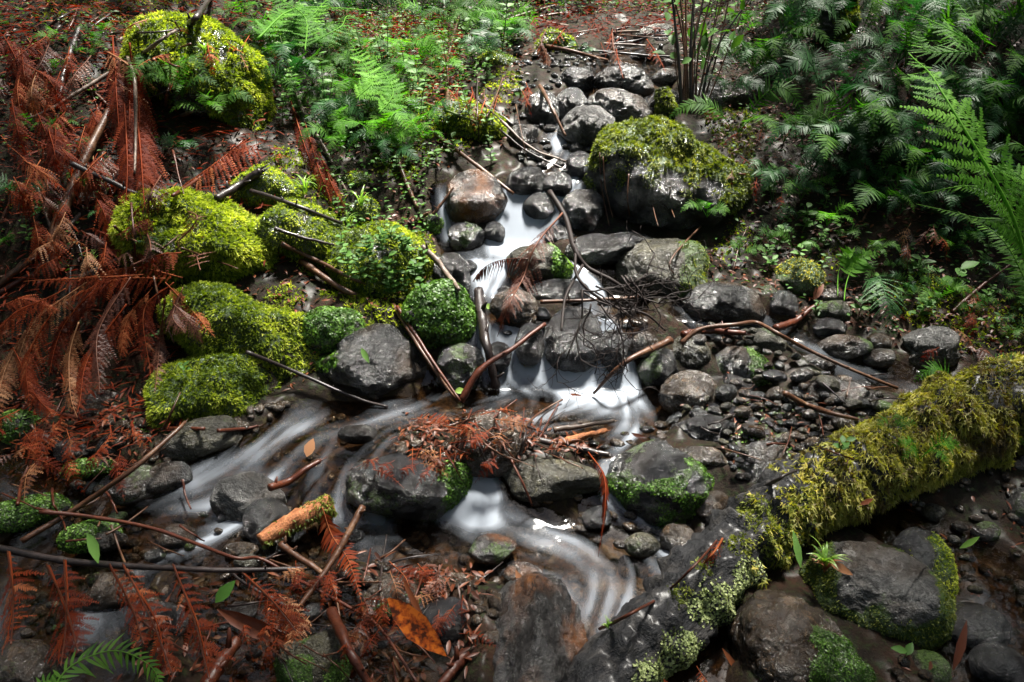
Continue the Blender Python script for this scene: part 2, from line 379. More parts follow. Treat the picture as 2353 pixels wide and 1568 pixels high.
m1 = nd(t, 'ShaderNodeMixShader'); t.links.new(fr.outputs[0], m1.inputs[0]); t.links.new(tp.outputs[0], m1.inputs[1]); t.links.new(gl.outputs[0], m1.inputs[2])
m2 = nd(t, 'ShaderNodeMixShader'); t.links.new(fm, m2.inputs[0]); t.links.new(m1.outputs[0], m2.inputs[1]); t.links.new(ms.outputs[0], m2.inputs[2])
out(t, m2.outputs[0])

# ------------------------------------------------------------------ ground and water sheets
def terrain_z(x, y):
    cov, S, T = water_field(x, y)
    z = h0(x, y)
    p = np.stack([x, y, np.zeros_like(x)], -1)
    inside = sm(cov, -.05, .06)
    z = z + (1 - inside) * (.035 + .05 * fbm(p * 3.1, 4) + .02 * fbm(p * 14, 3)) - inside * (.055 + .03 * fbm(p * 7, 3))
    return z, inside
xs = np.concatenate([np.linspace(-45, -4.2, 40), np.linspace(-4.1, 4.1, 460), np.linspace(4.2, 45, 40)])
ys = np.concatenate([np.linspace(-12, .5, 20), np.linspace(.6, 3.6, 260), np.linspace(3.62, 7.5, 200), np.linspace(7.6, 40, 70)])
X, Y = np.meshgrid(xs, ys); Z, INS = terrain_z(X, Y)
def grid_quads(nx, ny):
    i = np.arange(ny - 1)[:, None] * nx; j = np.arange(nx - 1)[None]
    return np.stack([i + j, i + j + 1, i + nx + j + 1, i + nx + j], -1).reshape(-1, 4)
mb = MB(); mb.add(np.stack([X, Y, Z], -1), grid_quads(len(xs), len(ys)))
g = mb.build('ground', M['soil'], origin=np.zeros(3), extra={'bed': INS.ravel()}); tag(g, 'dark forest soil of the stream bed and both banks', 'ground', kind='structure')

FOAM = [(1300,905,140,.45),(1440,890,100,.4),(1180,930,90,.3),(420,1140,90,.35),(500,1230,90,.25),(100,1430,120,.3),(250,1400,90,.2),(300,1200,70,.2),(1110,1110,45,.7),(1110,1165,45,.6),(740,1090,60,.4),(650,1120,60,.2),(880,975,110,.2),(1480,1000,60,.3),(1560,1000,40,.2),(1180, 470, 60, .35), (1175, 520, 60, .6), (1190, 560, 70, .5), (1260, 430, 40, .5), (1340, 450, 50, .3), (1120, 640, 60, .25), (1380, 630, 60, .3), (1200, 800, 50, .3), (1245, 855, 60, .75), (1180,850,50,.4),
        (1345, 850, 60, .6), (1370, 880, 60, .4), (1480, 870, 70, .3), (1440, 900, 60, .3), (1110, 1130, 50, .35), (1090, 1180, 50, .2), (1260, 1270, 60, .1), (1400, 1330, 170, .5), (1420, 1400, 80, .4), (1290,1290,110,.4), (560,1180,120,.25), (900,1215,120,.15),
        (560, 1060, 60, .25), (610, 1040, 50, .3), (720, 1000, 60, .2), (460, 1110, 60, .25), (500, 1200, 70, .2), (740, 1070, 60, .25), (650, 1000, 60, .3), (560,1150,50,.3),
        (1420, 180, 40, .3), (1330, 180, 50, .2), (1280, 330, 30, .4), (1310, 365, 40, .4), (60, 1440, 80, .12), (1430, 1000, 50, .3), (1410, 1150, 50, .3), (1560, 1270, 50, .3), (1500,1290,40,.3), (2300,1420,60,.15)]
FW = [(hit(u, v)[0][:2], r * hit(u, v)[1] / F, a) for u, v, r, a in FOAM]
GS = .0105
xs = np.arange(-2.6, 2.7, GS); ys = np.arange(.75, 5.9, GS)
X, Y = np.meshgrid(xs, ys)
COV, FS, FT = water_field(X, Y)
Z = h0(X, Y)
gy, gx = np.gradient(Z, GS)
slope = np.sqrt(gx ** 2 + gy ** 2)
# flow direction, and noise smeared along it: the silk of a long exposure
DX = np.zeros_like(X); DY = np.zeros_like(X)
for a, b, ra, rb, s_0, L in WSEG:
    d = b - a; k = np.clip(((X - a[0]) * d[0] + (Y - a[1]) * d[1]) / (L * L + 1e-9), 0, 1)
    w = np.exp(-((X - a[0] - k * d[0]) ** 2 + (Y - a[1] - k * d[1]) ** 2) / (.45 * (ra + rb)) ** 2) + 1e-9
    DX += w * d[0] / L; DY += w * d[1] / L
DX -= gx * .8; DY -= gy * .8
tb = fbm(np.stack([X * 4, Y * 4, X * 0 + 9], -1), 2) * .9
DX, DY = DX * np.cos(tb) - DY * np.sin(tb), DX * np.sin(tb) + DY * np.cos(tb)
nn_ = np.sqrt(DX ** 2 + DY ** 2) + 1e-9; DX /= nn_; DY /= nn_
rw = np.random.default_rng(12); Nz = rw.random(X.shape)
for _ in range(2): Nz = (Nz + np.roll(Nz, 1, 0) + np.roll(Nz, -1, 0) + np.roll(Nz, 1, 1) + np.roll(Nz, -1, 1)) / 5
N2 = fbm(np.stack([X * 9, Y * 9, X * 0 + 2], -1), 2)
Nz = (Nz - .5) / Nz.std() * .6 + N2 / N2.std() * .8
def samp(A, fi, fj):
    fi = np.clip(fi, 0, A.shape[0] - 1.001); fj = np.clip(fj, 0, A.shape[1] - 1.001); i0 = fi.astype(int); j0 = fj.astype(int); a = fi - i0; b = fj - j0
    return A[i0, j0] * (1 - a) * (1 - b) + A[i0 + 1, j0] * a * (1 - b) + A[i0, j0 + 1] * (1 - a) * b + A[i0 + 1, j0 + 1] * a * b
LI = Nz.copy(); II, JJ = np.meshgrid(np.arange(X.shape[0], dtype=float), np.arange(X.shape[1], dtype=float), indexing='ij')
for sg in (1, -1):
    fi, fj = II.copy(), JJ.copy()
    for _ in range(20):
        fi = fi + sg * samp(DY, fi, fj); fj = fj + sg * samp(DX, fi, fj); LI = LI + samp(Nz, fi, fj)
LI = (LI - LI.mean()) / LI.std(); streak = np.clip(.5 + .26 * LI, 0, 1)
chan = sm(LI, -.6, 1.1)
foam = np.clip((slope - .2) * .75, 0, .75) * (.08 + .92 * chan)
for c0, r0, a0 in FW:
    d2 = ((X - c0[0]) ** 2 + ((Y - c0[1]) / 1.3) ** 2) / (r0 * r0); foam = foam + a0 * np.exp(-d2 * 1.2)
foam = foam * .9 * sm(COV, -.01, .07) + .03
Z = Z + .007 * (streak - .5) + .010 * (streak - .5) * sm(slope, 0, .6) + .010 * fbm(np.stack([X * 5, Y * 5, X * 0], -1), 2)
keep = COV > -.02
idx = grid_quads(len(xs), len(ys)); kk = keep.ravel()[idx].all(1); idx = idx[kk]
used, inv = np.unique(idx, return_inverse=True)
V = np.stack([X, Y, Z], -1).reshape(-1, 3)[used]
mb = MB(); mb.add(V, inv.reshape(-1, 4))
wtr = mb.build('water', M['water'], origin=np.zeros(3), extra={'foam': foam.ravel()[used], 'streak': streak.ravel()[used]})
tag(wtr, 'silky white and brown stream water falling over the stones into shallow pools', 'stream', kind='structure')

# ------------------------------------------------------------------ how far the surface of ground and stones lies, so things can rest on them
CS, U0, V0, NU, NV = 8, -480, -240, 420, 290
def proj(P):
    d = np.asarray(P) - CAMP; t = d @ FWD
    return W / 2 + F * (d @ RT) / t, H / 2 - F * (d @ UP) / t, t
SURF = np.full((NV, NU), 99.0)
def splat(P):
    u, v, t = proj(P); i = ((v - V0) / CS).astype(int); j = ((u - U0) / CS).astype(int)
    ok = (t > .3) & (i >= 0) & (i < NV) & (j >= 0) & (j < NU)
    np.minimum.at(SURF, (i[ok], j[ok]), t[ok])
_uu, _vv = np.meshgrid(U0 + CS * (np.arange(NU) + .5), V0 + CS * (np.arange(NV) + .5))
_d = FWD + RT * ((_uu - W / 2) / F)[..., None] - UP * ((_vv - H / 2) / F)[..., None]
_found = np.zeros(_uu.shape, bool)
for _t in np.arange(.6, 14, .02):
    P_ = CAMP + _t * _d; g_ = (P_[..., 2] < h0(P_[..., 0], P_[..., 1])) & ~_found
    SURF[g_] = _t; _found |= g_
def surf(u, v):
    i = np.clip(((np.asarray(v) - V0) / CS).astype(int), 0, NV - 1); j = np.clip(((np.asarray(u) - U0) / CS).astype(int), 0, NU - 1)
    return SURF[i, j]

# ------------------------------------------------------------------ rocks
import bmesh
ICO = {}
def ico(n):
    if n not in ICO:
        bm = bmesh.new(); bmesh.ops.create_icosphere(bm, subdivisions=n, radius=1)
        bm.verts.ensure_lookup_table()
        v = np.array([x.co[:] for x in bm.verts]); f = np.array([[q.index for q in p.verts] for p in bm.faces]); bm.free()
        ICO[n] = (v, f)
    return ICO[n]
def vnormals(v, f):
    n = np.cross(v[f[:, 1]] - v[f[:, 0]], v[f[:, 2]] - v[f[:, 0]]); N = np.zeros_like(v)
    for k in range(3): np.add.at(N, f[:, k], n)
    return nrm(N), np.linalg.norm(n, axis=1) / 2
def moss_mesh(mb, P, N, m, rng, L=9, Wd=2.2, kind='feather', droop=.35, curl=.5):
    """many small moss shoots: P roots, N normals, m metres per picture pixel"""
    n = len(P)
    rv = rng.normal(size=(n, 3))
    cl = np.stack([fbm(P * 55 + q * 9.1, 2) for q in range(3)], 1)      # shoots lean together in little tufts
    D = nrm(N * .9 + rv * .4 + cl * 1.3 + np.array([0, 0, -droop]) + np.array([0, 0, .15]))
    S = nrm(np.cross(D, rng.normal(size=(n, 3))))
    l = m * L * rng.uniform(.5, 1.35, n)[:, None]; w = m * Wd * rng.uniform(.6, 1.3, n)[:, None]
    base = P - N * m * 1.5
    r = np.clip(rng.normal(.5, .17, n) + .45 * fbm(P * 9, 2) + .5 * fbm(P * 24 + 3, 2), 0.02, 1)
    if kind == 'feather':
        mid = base + D * l * .55; tip = mid + nrm(D + np.array([0, 0, -curl])) * l * .5
        V = np.stack([base - S * w * .35, base + S * w * .35, mid - S * w * .5, mid + S * w * .5, tip - S * w * .12, tip + S * w * .12,
                      mid + (S * .9 + D * .5) * l * .42, mid - (S * .9 + D * .5) * l * .42 * np.sign(.5), base + D * l * .3 + S * w * .3, base + D * l * .3 - S * w * .3], 1)
        q = np.array([[0, 1, 3, 2], [2, 3, 5, 4], [8, 3, 6, 8], [9, 7, 2, 9]])
        q = q[:2]; tr = np.array([[8, 6, 3], [9, 2, 7]])
        off = (np.arange(n) * 10)[:, None, None]
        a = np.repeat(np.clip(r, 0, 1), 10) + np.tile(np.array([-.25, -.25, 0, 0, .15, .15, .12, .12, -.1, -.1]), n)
        mb.add(V.reshape(-1, 3), (q[None] + off).reshape(-1, 4), (tr[None] + off).reshape(-1, 3), np.clip(a, 0, 1))
    else:   # small round scales
        Q = nrm(np.cross(S, D)); T2 = nrm(S + .3 * Q)
        c = P + D * m * 2; U = nrm(np.cross(nrm(N + rv * .5), S))
        l2 = m * L * .38 * rng.uniform(.6, 1.3, n)[:, None]
        V = np.stack([c - S * l2, c + U * l2 * .8 + N * l2 * .3, c + S * l2, c - U * l2 * .8 + N * l2 * .3], 1)
        a = np.repeat(r, 4)
        mb.add(V.reshape(-1, 3), np.arange(n * 4).reshape(-1, 4), None, np.clip(a, 0, 1))
def scatter(v, f, wgt, dens, rng):
    N, ar = vnormals(v, f)
    fw = ar * wgt[f].mean(1); tot = fw.sum()
    n = int(tot * dens)
    if n < 1: return np.zeros((0, 3)), np.zeros((0, 3))
    k = rng.choice(len(f), n, p=fw / tot); a = rng.random((n, 2)); s = a.sum(1) > 1; a[s] = 1 - a[s]
    w = np.stack([1 - a.sum(1), a[:, 0], a[:, 1]], 1)[..., None]
    return (v[f[k]] * w).sum(1), nrm((N[f[k]] * w).sum(1))
top = lambda X, Z, N: N * 1.1 - .1
allm = lambda X, Z, N: .85 + 0 * X
ROCKN = [0]
def rock(outline, mt, label=None, group=None, moss=None, mossmat='moss', dep=.85, sub=5, cuts=5, rough=.08, d=0.0, cat='rock', name='rock', mk='feather', planes=(),
         mdens=1.0, mL=9, film=0.0, stand=.22, round_=.0):
    ROCKN[0] += 1; seed = ROCKN[0]; rng = np.random.default_rng(seed)
    O = np.array(outline, float); lo, hi = O.min(0), O.max(0); c = (lo + hi) / 2
    g0, tg = hit(c[0], min(hi[1] - stand * (hi[1] - lo[1]), 1750)); tg = tg - d
    m = tg / F
    hw, hh = (hi - lo) / 2
    an = np.arctan2(-(O[:, 1] - c[1]) / hh, (O[:, 0] - c[0]) / hw); ra = np.hypot((O[:, 1] - c[1]) / hh, (O[:, 0] - c[0]) / hw)
    od = np.argsort(an); an, ra = an[od], ra[od]
    th = np.linspace(-np.pi, np.pi, 181); rt = np.interp(th, np.concatenate([an - 2 * np.pi, an, an + 2 * np.pi]), np.tile(ra, 3))
    k = np.hanning(11); k /= k.sum(); rt = np.convolve(np.pad(rt[:-1], 5, mode='wrap'), k, 'valid'); rt = np.append(rt, rt[0])
    v, f = ico(sub); p = v.copy()
    n1 = fbm(p * 1.3 + seed * 3.1, 3)
    for _ in range(cuts):
        nn = nrm(rng.normal(size=3)); dd = rng.uniform(.68, .9); e = p @ nn - dd
        p = p - nn * np.where(e > 0, e * .85, 0)[:, None]
    for nn, dd in planes:
        nn = nrm(np.array(nn, float)); e = p @ nn - dd; p = p - nn * np.where(e > 0, e * .85, 0)[:, None]
    rad = np.hypot(p[:, 0], p[:, 2]); s2 = np.sqrt(np.clip(1 - rad ** 2, 0, 1))
    ang = np.arctan2(p[:, 2], p[:, 0]); rs = np.interp(ang, th, rt)
    # keep the traced outline where the cut planes reached it
    pl = rad > 1e-6
    bulge = 1 + .06 * cuts / 5
    x = p[:, 0] * rs * hw * m * bulge; z = p[:, 2] * rs * hh * m * bulge
    mr = min(hw, hh) * m; y = p[:, 1] * dep * (0.6 * mr + .4 * max(hw, hh) * m)
    disp = 1 + rough * (n1 + .5 * fbm(p * 4 + seed, 3)) * (0.4 + .6 * s2) * 2
    q = np.stack([x, y, z], 1) * disp[:, None]
    rg1 = 1 - 2 * np.abs(fbm(p * 2.6 + seed * 1.7, 4)); q += v * (mr * (.045 * rg1 + .035 * fbm(p * 9 + seed, 4) + (.03 * fbm(p * 22 + seed, 2) if sub > 4 else 0)))[:, None]
    dr = FWD + RT * (c[0] - W / 2) / F - UP * (c[1] - H / 2) / F
    thick = dep * (0.6 * mr + .4 * max(hw, hh) * m)
    C = CAMP + dr * (tg + .2 * thick)
    sc = (tg + .2 * thick) / tg
    rt_ = nrm(np.cross(dr, UP)); fw_ = nrm(dr); up_ = nrm(np.cross(rt_, fw_))
    Wv = C + sc * (q[:, :1] * rt_ + q[:, 1:2] * fw_ + q[:, 2:] * up_)
    N, _ = vnormals(Wv, f)
    XX, ZZ = q[:, 0] / (hw * m), q[:, 2] / (hh * m)
    mw = np.zeros(len(v))
    if moss is not None and (moss is allm or hw > 100):      # moss grows in lumps
        Wv = Wv + N * (mr * .22 * fbm(Wv * 7 / (m * 600), 3))[:, None]; N, _ = vnormals(Wv, f)
    if moss is not None:
        mw = np.clip(moss(XX, ZZ, N[:, 2]) + .95 * fbm(Wv * 14 / (m * 600), 3), 0, 1); mw = sm(mw, .3, .65)
    fl = np.clip(mw + film * sm(fbm(Wv * 8 / (m * 600) + 5, 3), -.15, .35), 0, 1)
    mb = MB(); mb.add(Wv, None, f)
    o = mb.build(name, M[mt], origin=C, extra={'moss': fl})
    tag(o, label, cat, group); splat(Wv)
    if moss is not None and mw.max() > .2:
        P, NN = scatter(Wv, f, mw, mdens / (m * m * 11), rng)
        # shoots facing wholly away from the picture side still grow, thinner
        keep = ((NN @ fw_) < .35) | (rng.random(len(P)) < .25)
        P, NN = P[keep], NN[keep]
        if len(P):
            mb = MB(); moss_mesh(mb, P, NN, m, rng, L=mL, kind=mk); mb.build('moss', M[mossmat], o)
    return o
def ell(u, v, w, h, rot=0, n=10, seed=0):
    rg = random.Random(seed * 13 + int(u * 7 + v)); o = []
    for k in range(n):
        a = 2 * math.pi * k / n; r = 1 + rg.uniform(-.1, .1)
        x, y = w / 2 * r * math.cos(a), h / 2 * r * math.sin(a); c, s = math.cos(R(rot)), math.sin(R(rot))
        o.append((u + x * c - y * s, v + x * s + y * c))
    return o

# ------------------------------------------------------------------ the rocks one can point to
rock([(325,150),(345,108),(400,80),(470,72),(530,90),(570,135),(605,190),(625,250),(612,305),(560,322),(500,312),(430,290),(370,240),(335,195)], 'black',
     'tall dome of bright moss at upper left, its lower face in shade behind small ferns', moss=lambda X, Z, N: .95 - 1.1 * np.exp(-((X + .25) / .45) ** 2 - ((Z + .4) / .45) ** 2), mdens=1.3, name='mossy_boulder')  # moss thinned to black stone on the lower face to stand in for shade
rock([(300,540),(330,490),(400,452),(480,448),(560,490),(620,540),(660,600),(650,655),(580,680),(480,680),(400,650),(330,600)], 'black',
     'largest yellow green moss mound, left of centre, crossed by a curled dead fern', moss=allm, mdens=1.4, mL=11, name='mossy_boulder')
rock([(410,700),(480,668),(560,690),(640,700),(700,720),(740,780),(745,840),(690,885),(620,890),(540,850),(440,790)], 'black',
     'long mossy boulder with bright crest below the big moss mound', moss=allm, mossmat='moss', mdens=1.2, name='mossy_boulder')
rock([(340,885),(400,840),(480,800),(560,810),(592,840),(622,920),(595,960),(540,985),(440,975),(370,982),(343,940)], 'brown',
     'squared mossy block with a bare brown right face beside the left pool', moss=lambda X, Z, N: 1.0 - 1.8 * np.clip(X - .45 - .25 * (1 - sm(Z, -0.10, 0.50)), 0, 1), mdens=1.2, name='mossy_boulder', cuts=7)
rock([(535,450),(580,402),(620,390),(660,420),(695,470),(650,505),(570,495)], 'black', 'small pointed moss hump under the end of a broken stem', moss=allm, mdens=1.2, mL=7, name='mossy_boulder')
rock([(585,510),(640,478),(720,480),(780,530),(800,590),(740,625),(650,590)], 'black', 'low cushion of bright moss crossed by two black sticks', moss=allm, mdens=1.1, mL=7, name='mossy_boulder')
rock([(770,580),(822,530),(870,515),(930,530),(975,570),(990,640),(940,690),(860,700),(790,650)], 'black', 'moss mound covered in little leafy seedlings left of the white cascade', moss=allm, mdens=1.2, mL=8, name='mossy_boulder')
rock([(940,700),(980,660),(1030,652),(1070,690),(1085,740),(1065,782),(1000,792),(940,775),(920,740)], 'black', 'round boulder scaled all over with green liverwort beside the black upright stump', moss=allm, mossmat='liver', mk='scale', mdens=1.2, mL=9, name='mossy_boulder')
rock([(700,740),(760,715),(830,735),(845,770),(800,800),(740,830),(700,800)], 'black', 'low green liverwort hump between the long mossy boulder and the grey one', moss=allm, mossmat='liver', mk='scale', mL=8, name='mossy_boulder')
rock([(730,870),(780,810),(830,765),(880,752),(920,775),(960,820),(972,862),(950,900),(900,922),(820,917),(755,905)], 'grey', 'big smooth wet grey boulder left of the two leaning stems', film=.15, cuts=4, moss=lambda X, Z, N: -.5 + 1.2 * (1 - sm(X, -0.85, -0.25)) * sm(Z, -0.60, 0.00), mossmat='liver', mk='scale')
rock([(1030,470),(1045,420),(1080,395),(1115,400),(1150,440),(1165,480),(1130,510),(1080,517),(1038,510)], 'rust', 'brown and grey boulder beside the top of the white cascade', cuts=4)
rock([(1030,545),(1060,515),(1100,525),(1112,560),(1080,582),(1040,577)], 'black', 'small dark mossy stone below the brown and grey boulder', film=.8, sub=4)
rock([(1372,430),(1378,340),(1400,300),(1450,290),(1530,300),(1620,330),(1690,380),(1715,420),(1692,475),(1600,525),(1560,547),(1470,532),(1400,500)], 'black',
     'large boulder right of the stream with thick olive moss cap and bare dark front', moss=lambda X, Z, N: .35 + 1.3 * (Z - .05 + .8 * np.clip(X, -.2, 1) ** 1), mossmat='moss_olive', mdens=1.5, mL=8, name='mossy_boulder', film=.25)
rock([(1298,325),(1345,250),(1378,243),(1410,290),(1424,315),(1385,352),(1340,347)], 'light', 'sharp angled grey rock left of the olive moss boulder', cuts=9, film=.1)
rock([(1345,235),(1390,210),(1450,222),(1492,260),(1485,305),(1425,315),(1370,270)], 'grey', 'large smooth rounded boulder behind the sharp angled rock', cuts=2, dep=1.0)
rock([(1370,172),(1400,155),(1450,160),(1497,190),(1490,222),(1450,232),(1390,212)], 'grey', 'gleaming rounded boulder high in the stream with water sliding off it', cuts=2)
rock([(1168,612),(1190,575),(1230,565),(1280,572),(1314,602),(1312,632),(1240,648),(1180,642)], 'olive', 'round stone with green weed on its right half under the hanging dark dead fern', film=.2, moss=lambda X, Z, N: -.3 + 1.4 * sm(X, 0.05, 0.65), mossmat='liver', mk='scale')
rock([(1308,585),(1345,545),(1400,540),(1450,530),(1490,545),(1497,567),(1440,592),(1420,612),(1340,608)], 'black', 'glossy black boulder between the olive moss boulder and the stream', cuts=6)
rock([(1423,630),(1445,580),(1490,556),(1560,555),(1600,565),(1610,630),(1600,692),(1550,692),(1480,672),(1430,652)], 'olive', 'large squared olive brown boulder with pale moss down its right side', film=.25, cuts=6, moss=lambda X, Z, N: -.4 + 1.6 * sm(X, 0.20, 0.80), mossmat='moss_olive', mdens=.8, mL=5)
rock([(1568,702),(1595,665),(1640,650),(1700,660),(1740,700),(1748,737),(1700,747),(1620,747),(1580,727)], 'grey', 'wide low dark boulder right of the twig tangle, shining on its top', cuts=2, dep=1.0)
rock([(1765,710),(1772,680),(1800,670),(1827,690),(1832,722),(1800,742),(1775,727)], 'black', 'small upright black oval stone right of the wide dark boulder', cuts=2, sub=4)
rock([(1783,645),(1800,610),(1830,595),(1870,615),(1888,655),(1862,685),(1800,675)], 'olive', 'round stone with a golden moss cap on the right bank', moss=lambda X, Z, N: .3 + Z * 1.2 + .4 * X, mossmat='moss_gold', mL=6, name='mossy_boulder', film=.5)
rock([(1253,792),(1270,740),(1300,712),(1340,715),(1378,760),(1380,805),(1350,845),(1290,855),(1258,835)], 'black', 'central dark brown boulder between the twin falls under the twig tangle', cuts=4)
rock([(1130,700),(1160,670),(1200,665),(1228,700),(1222,750),(1170,752),(1140,735)], 'brown', 'slanting brown boulder behind the black upright stump', cuts=6)
rock([(1225,660),(1270,645),(1330,650),(1360,680),(1330,705),(1260,705)], 'black', 'wet black rock with water running over it above the central dark boulder', cuts=5, sub=4)
rock([(1000,610),(1030,585),(1065,600),(1088,650),(1082,675),(1030,665)], 'black', 'black wet rock under the grey stem at the edge of the cascade', cuts=5)
rock([(995,825),(1050,795),(1095,805),(1118,850),(1095,890),(1040,902),(1000,865)], 'black', 'black mossy rock with a thin sheet of water beside the leaning stems', film=.5, cuts=4)
rock([(1045,1062),(1060,1000),(1090,960),(1130,948),(1180,970),(1210,1022),(1202,1065),(1160,1092),(1080,1087)], 'brown', 'round brown boulder rising out of the dead fern litter in midstream', cuts=4, dep=1)
rock([(1148,1100),(1190,1065),(1250,1057),(1330,1070),(1378,1090),(1380,1120),(1330,1132),(1220,1152),(1165,1132)], 'olive', 'flat oval brown stone right of the small waterfall', cuts=4, dep=.8)
rock([(810,1115),(830,1070),(900,1055),(980,1065),(1055,1075),(1074,1120),(1060,1162),(980,1192),(880,1178),(820,1155)], 'black', 'wide black boulder with water fanning over it left of the small waterfall', film=.45, cuts=4, moss=lambda X, Z, N: -.35 + 1.2 * sm(X, 0.25, 0.85), mossmat='liver', mk='scale')
rock([(1403,1110),(1430,1050),(1480,1020),(1550,1030),(1600,1065),(1627,1102),(1600,1152),(1560,1192),(1480,1192),(1430,1162)], 'black', 'big wet boulder with vivid green weed, right of the flat oval stone', film=.5, cuts=3, moss=lambda X, Z, N: .45 - .9 * sm(Z, -0.20, 0.40) * (1 - sm(X, 0.00, 0.60)), mossmat='liver', mk='scale', mdens=.8, mL=7)
rock([(1072,1575),(1085,1480),(1120,1400),(1190,1345),(1250,1340),(1300,1360),(1345,1430),(1388,1510),(1360,1600),(1200,1680),(1090,1660)], 'rust', 'big pointed grey and rust boulder at the bottom centre', cuts=3, dep=1.1, sub=6, stand=.35, planes=[((-.75,-.62,.25),.42),((.72,-.66,.2),.45)])
rock([(1080,1257),(1100,1232),(1150,1235),(1184,1252),(1170,1282),(1130,1294),(1090,1282)], 'rust', 'small brown stone with green weed in the quiet pool', film=.55, sub=4)
rock([(1160,1320),(1185,1295),(1220,1300),(1245,1325),(1225,1350),(1180,1345)], 'rust', 'low orange brown stone above the big pointed boulder', sub=4)
rock([(840,1385),(855,1340),(900,1328),(940,1340),(958,1390),(935,1425),(870,1425)], 'brown', 'brown stone with a bright green weed patch under dead fern at the bottom', moss=lambda X, Z, N: .6 - .8 * sm(Z, 0.05, 0.65), mossmat='liver', mk='scale', mL=6)
rock([(950,1425),(985,1385),(1030,1378),(1080,1400),(1090,1440),(1040,1470),(970,1460)], 'black', 'shiny dark grey stone between the orange leaf and the pointed boulder', cuts=5, sub=4)
rock([(385,1040),(420,985),(470,962),(520,960),(538,985),(538,1032),(480,1052),(420,1057)], 'olive', 'smooth dark stone in front of the squared mossy block', film=.4, cuts=3)
rock([(330,1105),(355,1075),(400,1065),(440,1078),(442,1110),(400,1130),(350,1130)], 'grey', 'right stone of the pair crossed by the long stick in the left shallows', film=.25, sub=4)
rock([(257,1125),(290,1090),(330,1075),(362,1095),(365,1135),(320,1158),(275,1152)], 'grey', 'left stone of the pair crossed by the long stick in the left shallows', film=.45, sub=4)
rock([(518,1105),(543,1097),(640,1130),(645,1160),(600,1192),(530,1192)], 'light', 'pale angular wet stone standing in the left rapids', cuts=8, rough=.08)
rock([(568,1220),(590,1155),(635,1155),(662,1200),(640,1238),(590,1245)], 'black', 'dark stone wedged in front of the pale angular stone', cuts=6, sub=4)
rock([(1848,1382),(1880,1310),(1960,1262),(2050,1268),(2100,1300),(2132,1350),(2142,1400),(2110,1452),(2020,1465),(1940,1445),(1868,1425)], 'light', 'big cracked boulder at lower right edged with moss and a grass tuft', moss=lambda X, Z, N: .05 + .9 * (1 - sm(X, -0.75, -0.15)) + .75 * sm(X, 0.45, 1.05) + .5 * (1 - sm(Z, -0.80, -0.20)), mossmat='moss_olive', mdens=.8, mL=6, film=.3, cuts=4, name='mossy_boulder', sub=6)
rock([(2060,1260),(2082,1230),(2120,1223),(2160,1250),(2182,1300),(2178,1362),(2140,1405),(2100,1320)], 'black', 'dark round boulder with moss down its right edge behind the cracked boulder', moss=lambda X, Z, N: -.1 + 1.0 * sm(X, 0.00, 0.60), mossmat='moss', mL=6, cuts=2, name='mossy_boulder')
rock([(1695,1455),(1740,1400),(1800,1378),(1850,1400),(1912,1432),(1962,1492),(1985,1565),(1900,1620),(1770,1600),(1710,1510)], 'brown', 'smooth brown boulder at the bottom right with blue green weed on its right side', film=.25, cuts=2, moss=lambda X, Z, N: -.2 + 1.0 * sm(X, -0.20, 0.40) * (1 - sm(Z, 0.20, 0.80)), mossmat='liver', mk='scale', mL=6, sub=6)
rock([(2070,1535),(2110,1500),(2160,1508),(2170,1545),(2130,1575)], 'olive', 'little mossy stone beside two shiny leaves in the bottom right corner', film=.6, sub=4)
rock([(1700,1082),(1710,1040),(1750,1020),(1792,1035),(1802,1092),(1787,1132),(1750,1148),(1710,1132)], 'grey', 'upright rough grey stone at the top end of the black log', cuts=5)
rock([(1580,1167),(1600,1130),(1640,1127),(1674,1150),(1662,1192),(1610,1202)], 'brown', 'wet brown stone left of the black log in the run', film=.3, sub=4)
rock([(1520,922),(1540,870),(1580,855),(1630,870),(1644,912),(1622,952),(1560,962),(1530,947)], 'brown', 'rounded brown stone right of the main pool with a pale top', cuts=3)
rock([(1533,802),(1560,775),(1602,780),(1632,812),(1620,847),(1570,852),(1540,832)], 'olive', 'round olive stone at the upper end of the tapered bright stick', cuts=3, sub=4)
rock([(1468,862),(1490,820),(1530,802),(1558,850),(1542,882),(1490,888)], 'black', 'dark stone with green weed under the tapered bright stick', film=.5, sub=4)
rock([(1638,855),(1690,798),(1740,820),(1772,870),(1740,897),(1660,883)], 'grey', 'large cobble streaked with bright green weed on the gravel bar', film=.6, moss=lambda X, Z, N: -.2 + 1.0 * sm(X, -0.20, 0.40), mossmat='liver', mk='scale', mL=5)
rock([(1648,888),(1700,857),(1732,880),(1738,907),(1670,913)], 'black', 'sharp black stone below the weed streaked cobble', cuts=9, sub=4)
rock([(1708,772),(1750,757),(1800,780),(1797,817),(1740,827),(1713,802)], 'olive', 'weedy cobble just below the bend of the long stick', film=.5, sub=4)
rock([(1547,992),(1590,960),(1652,955),(1668,992),(1652,1022),(1580,1027)], 'black', 'lumpy jet black stone on the near edge of the gravel bar', cuts=4, rough=.12)
rock([(1883,792),(1915,773),(1960,775),(1992,790),(1982,817),(1930,827),(1895,817)], 'grey', 'flat oval stone coated in green weed above the long stick', film=.9, sub=4)
rock([(1983,827),(2010,803),(2042,805),(2048,832),(2020,847)], 'grey', 'small blue grey stone right of the flat oval weedy stone', sub=4, cuts=2)
rock([(2085,775),(2110,763),(2197,768),(2188,805),(2150,852),(2078,848),(2100,810)], 'light', 'angular flat grey slab at the foot of the right bank', cuts=9, film=.2)
rock([(1980,790),(1998,768),(2030,770),(2040,795),(2010,805)], 'brown', 'small brown stone beside the angular grey slab', sub=4)
rock([(1862,752),(1880,735),(1942,755),(1937,777),(1870,777)], 'black', 'low pointed dark stone behind the flat oval weedy stone', sub=4)
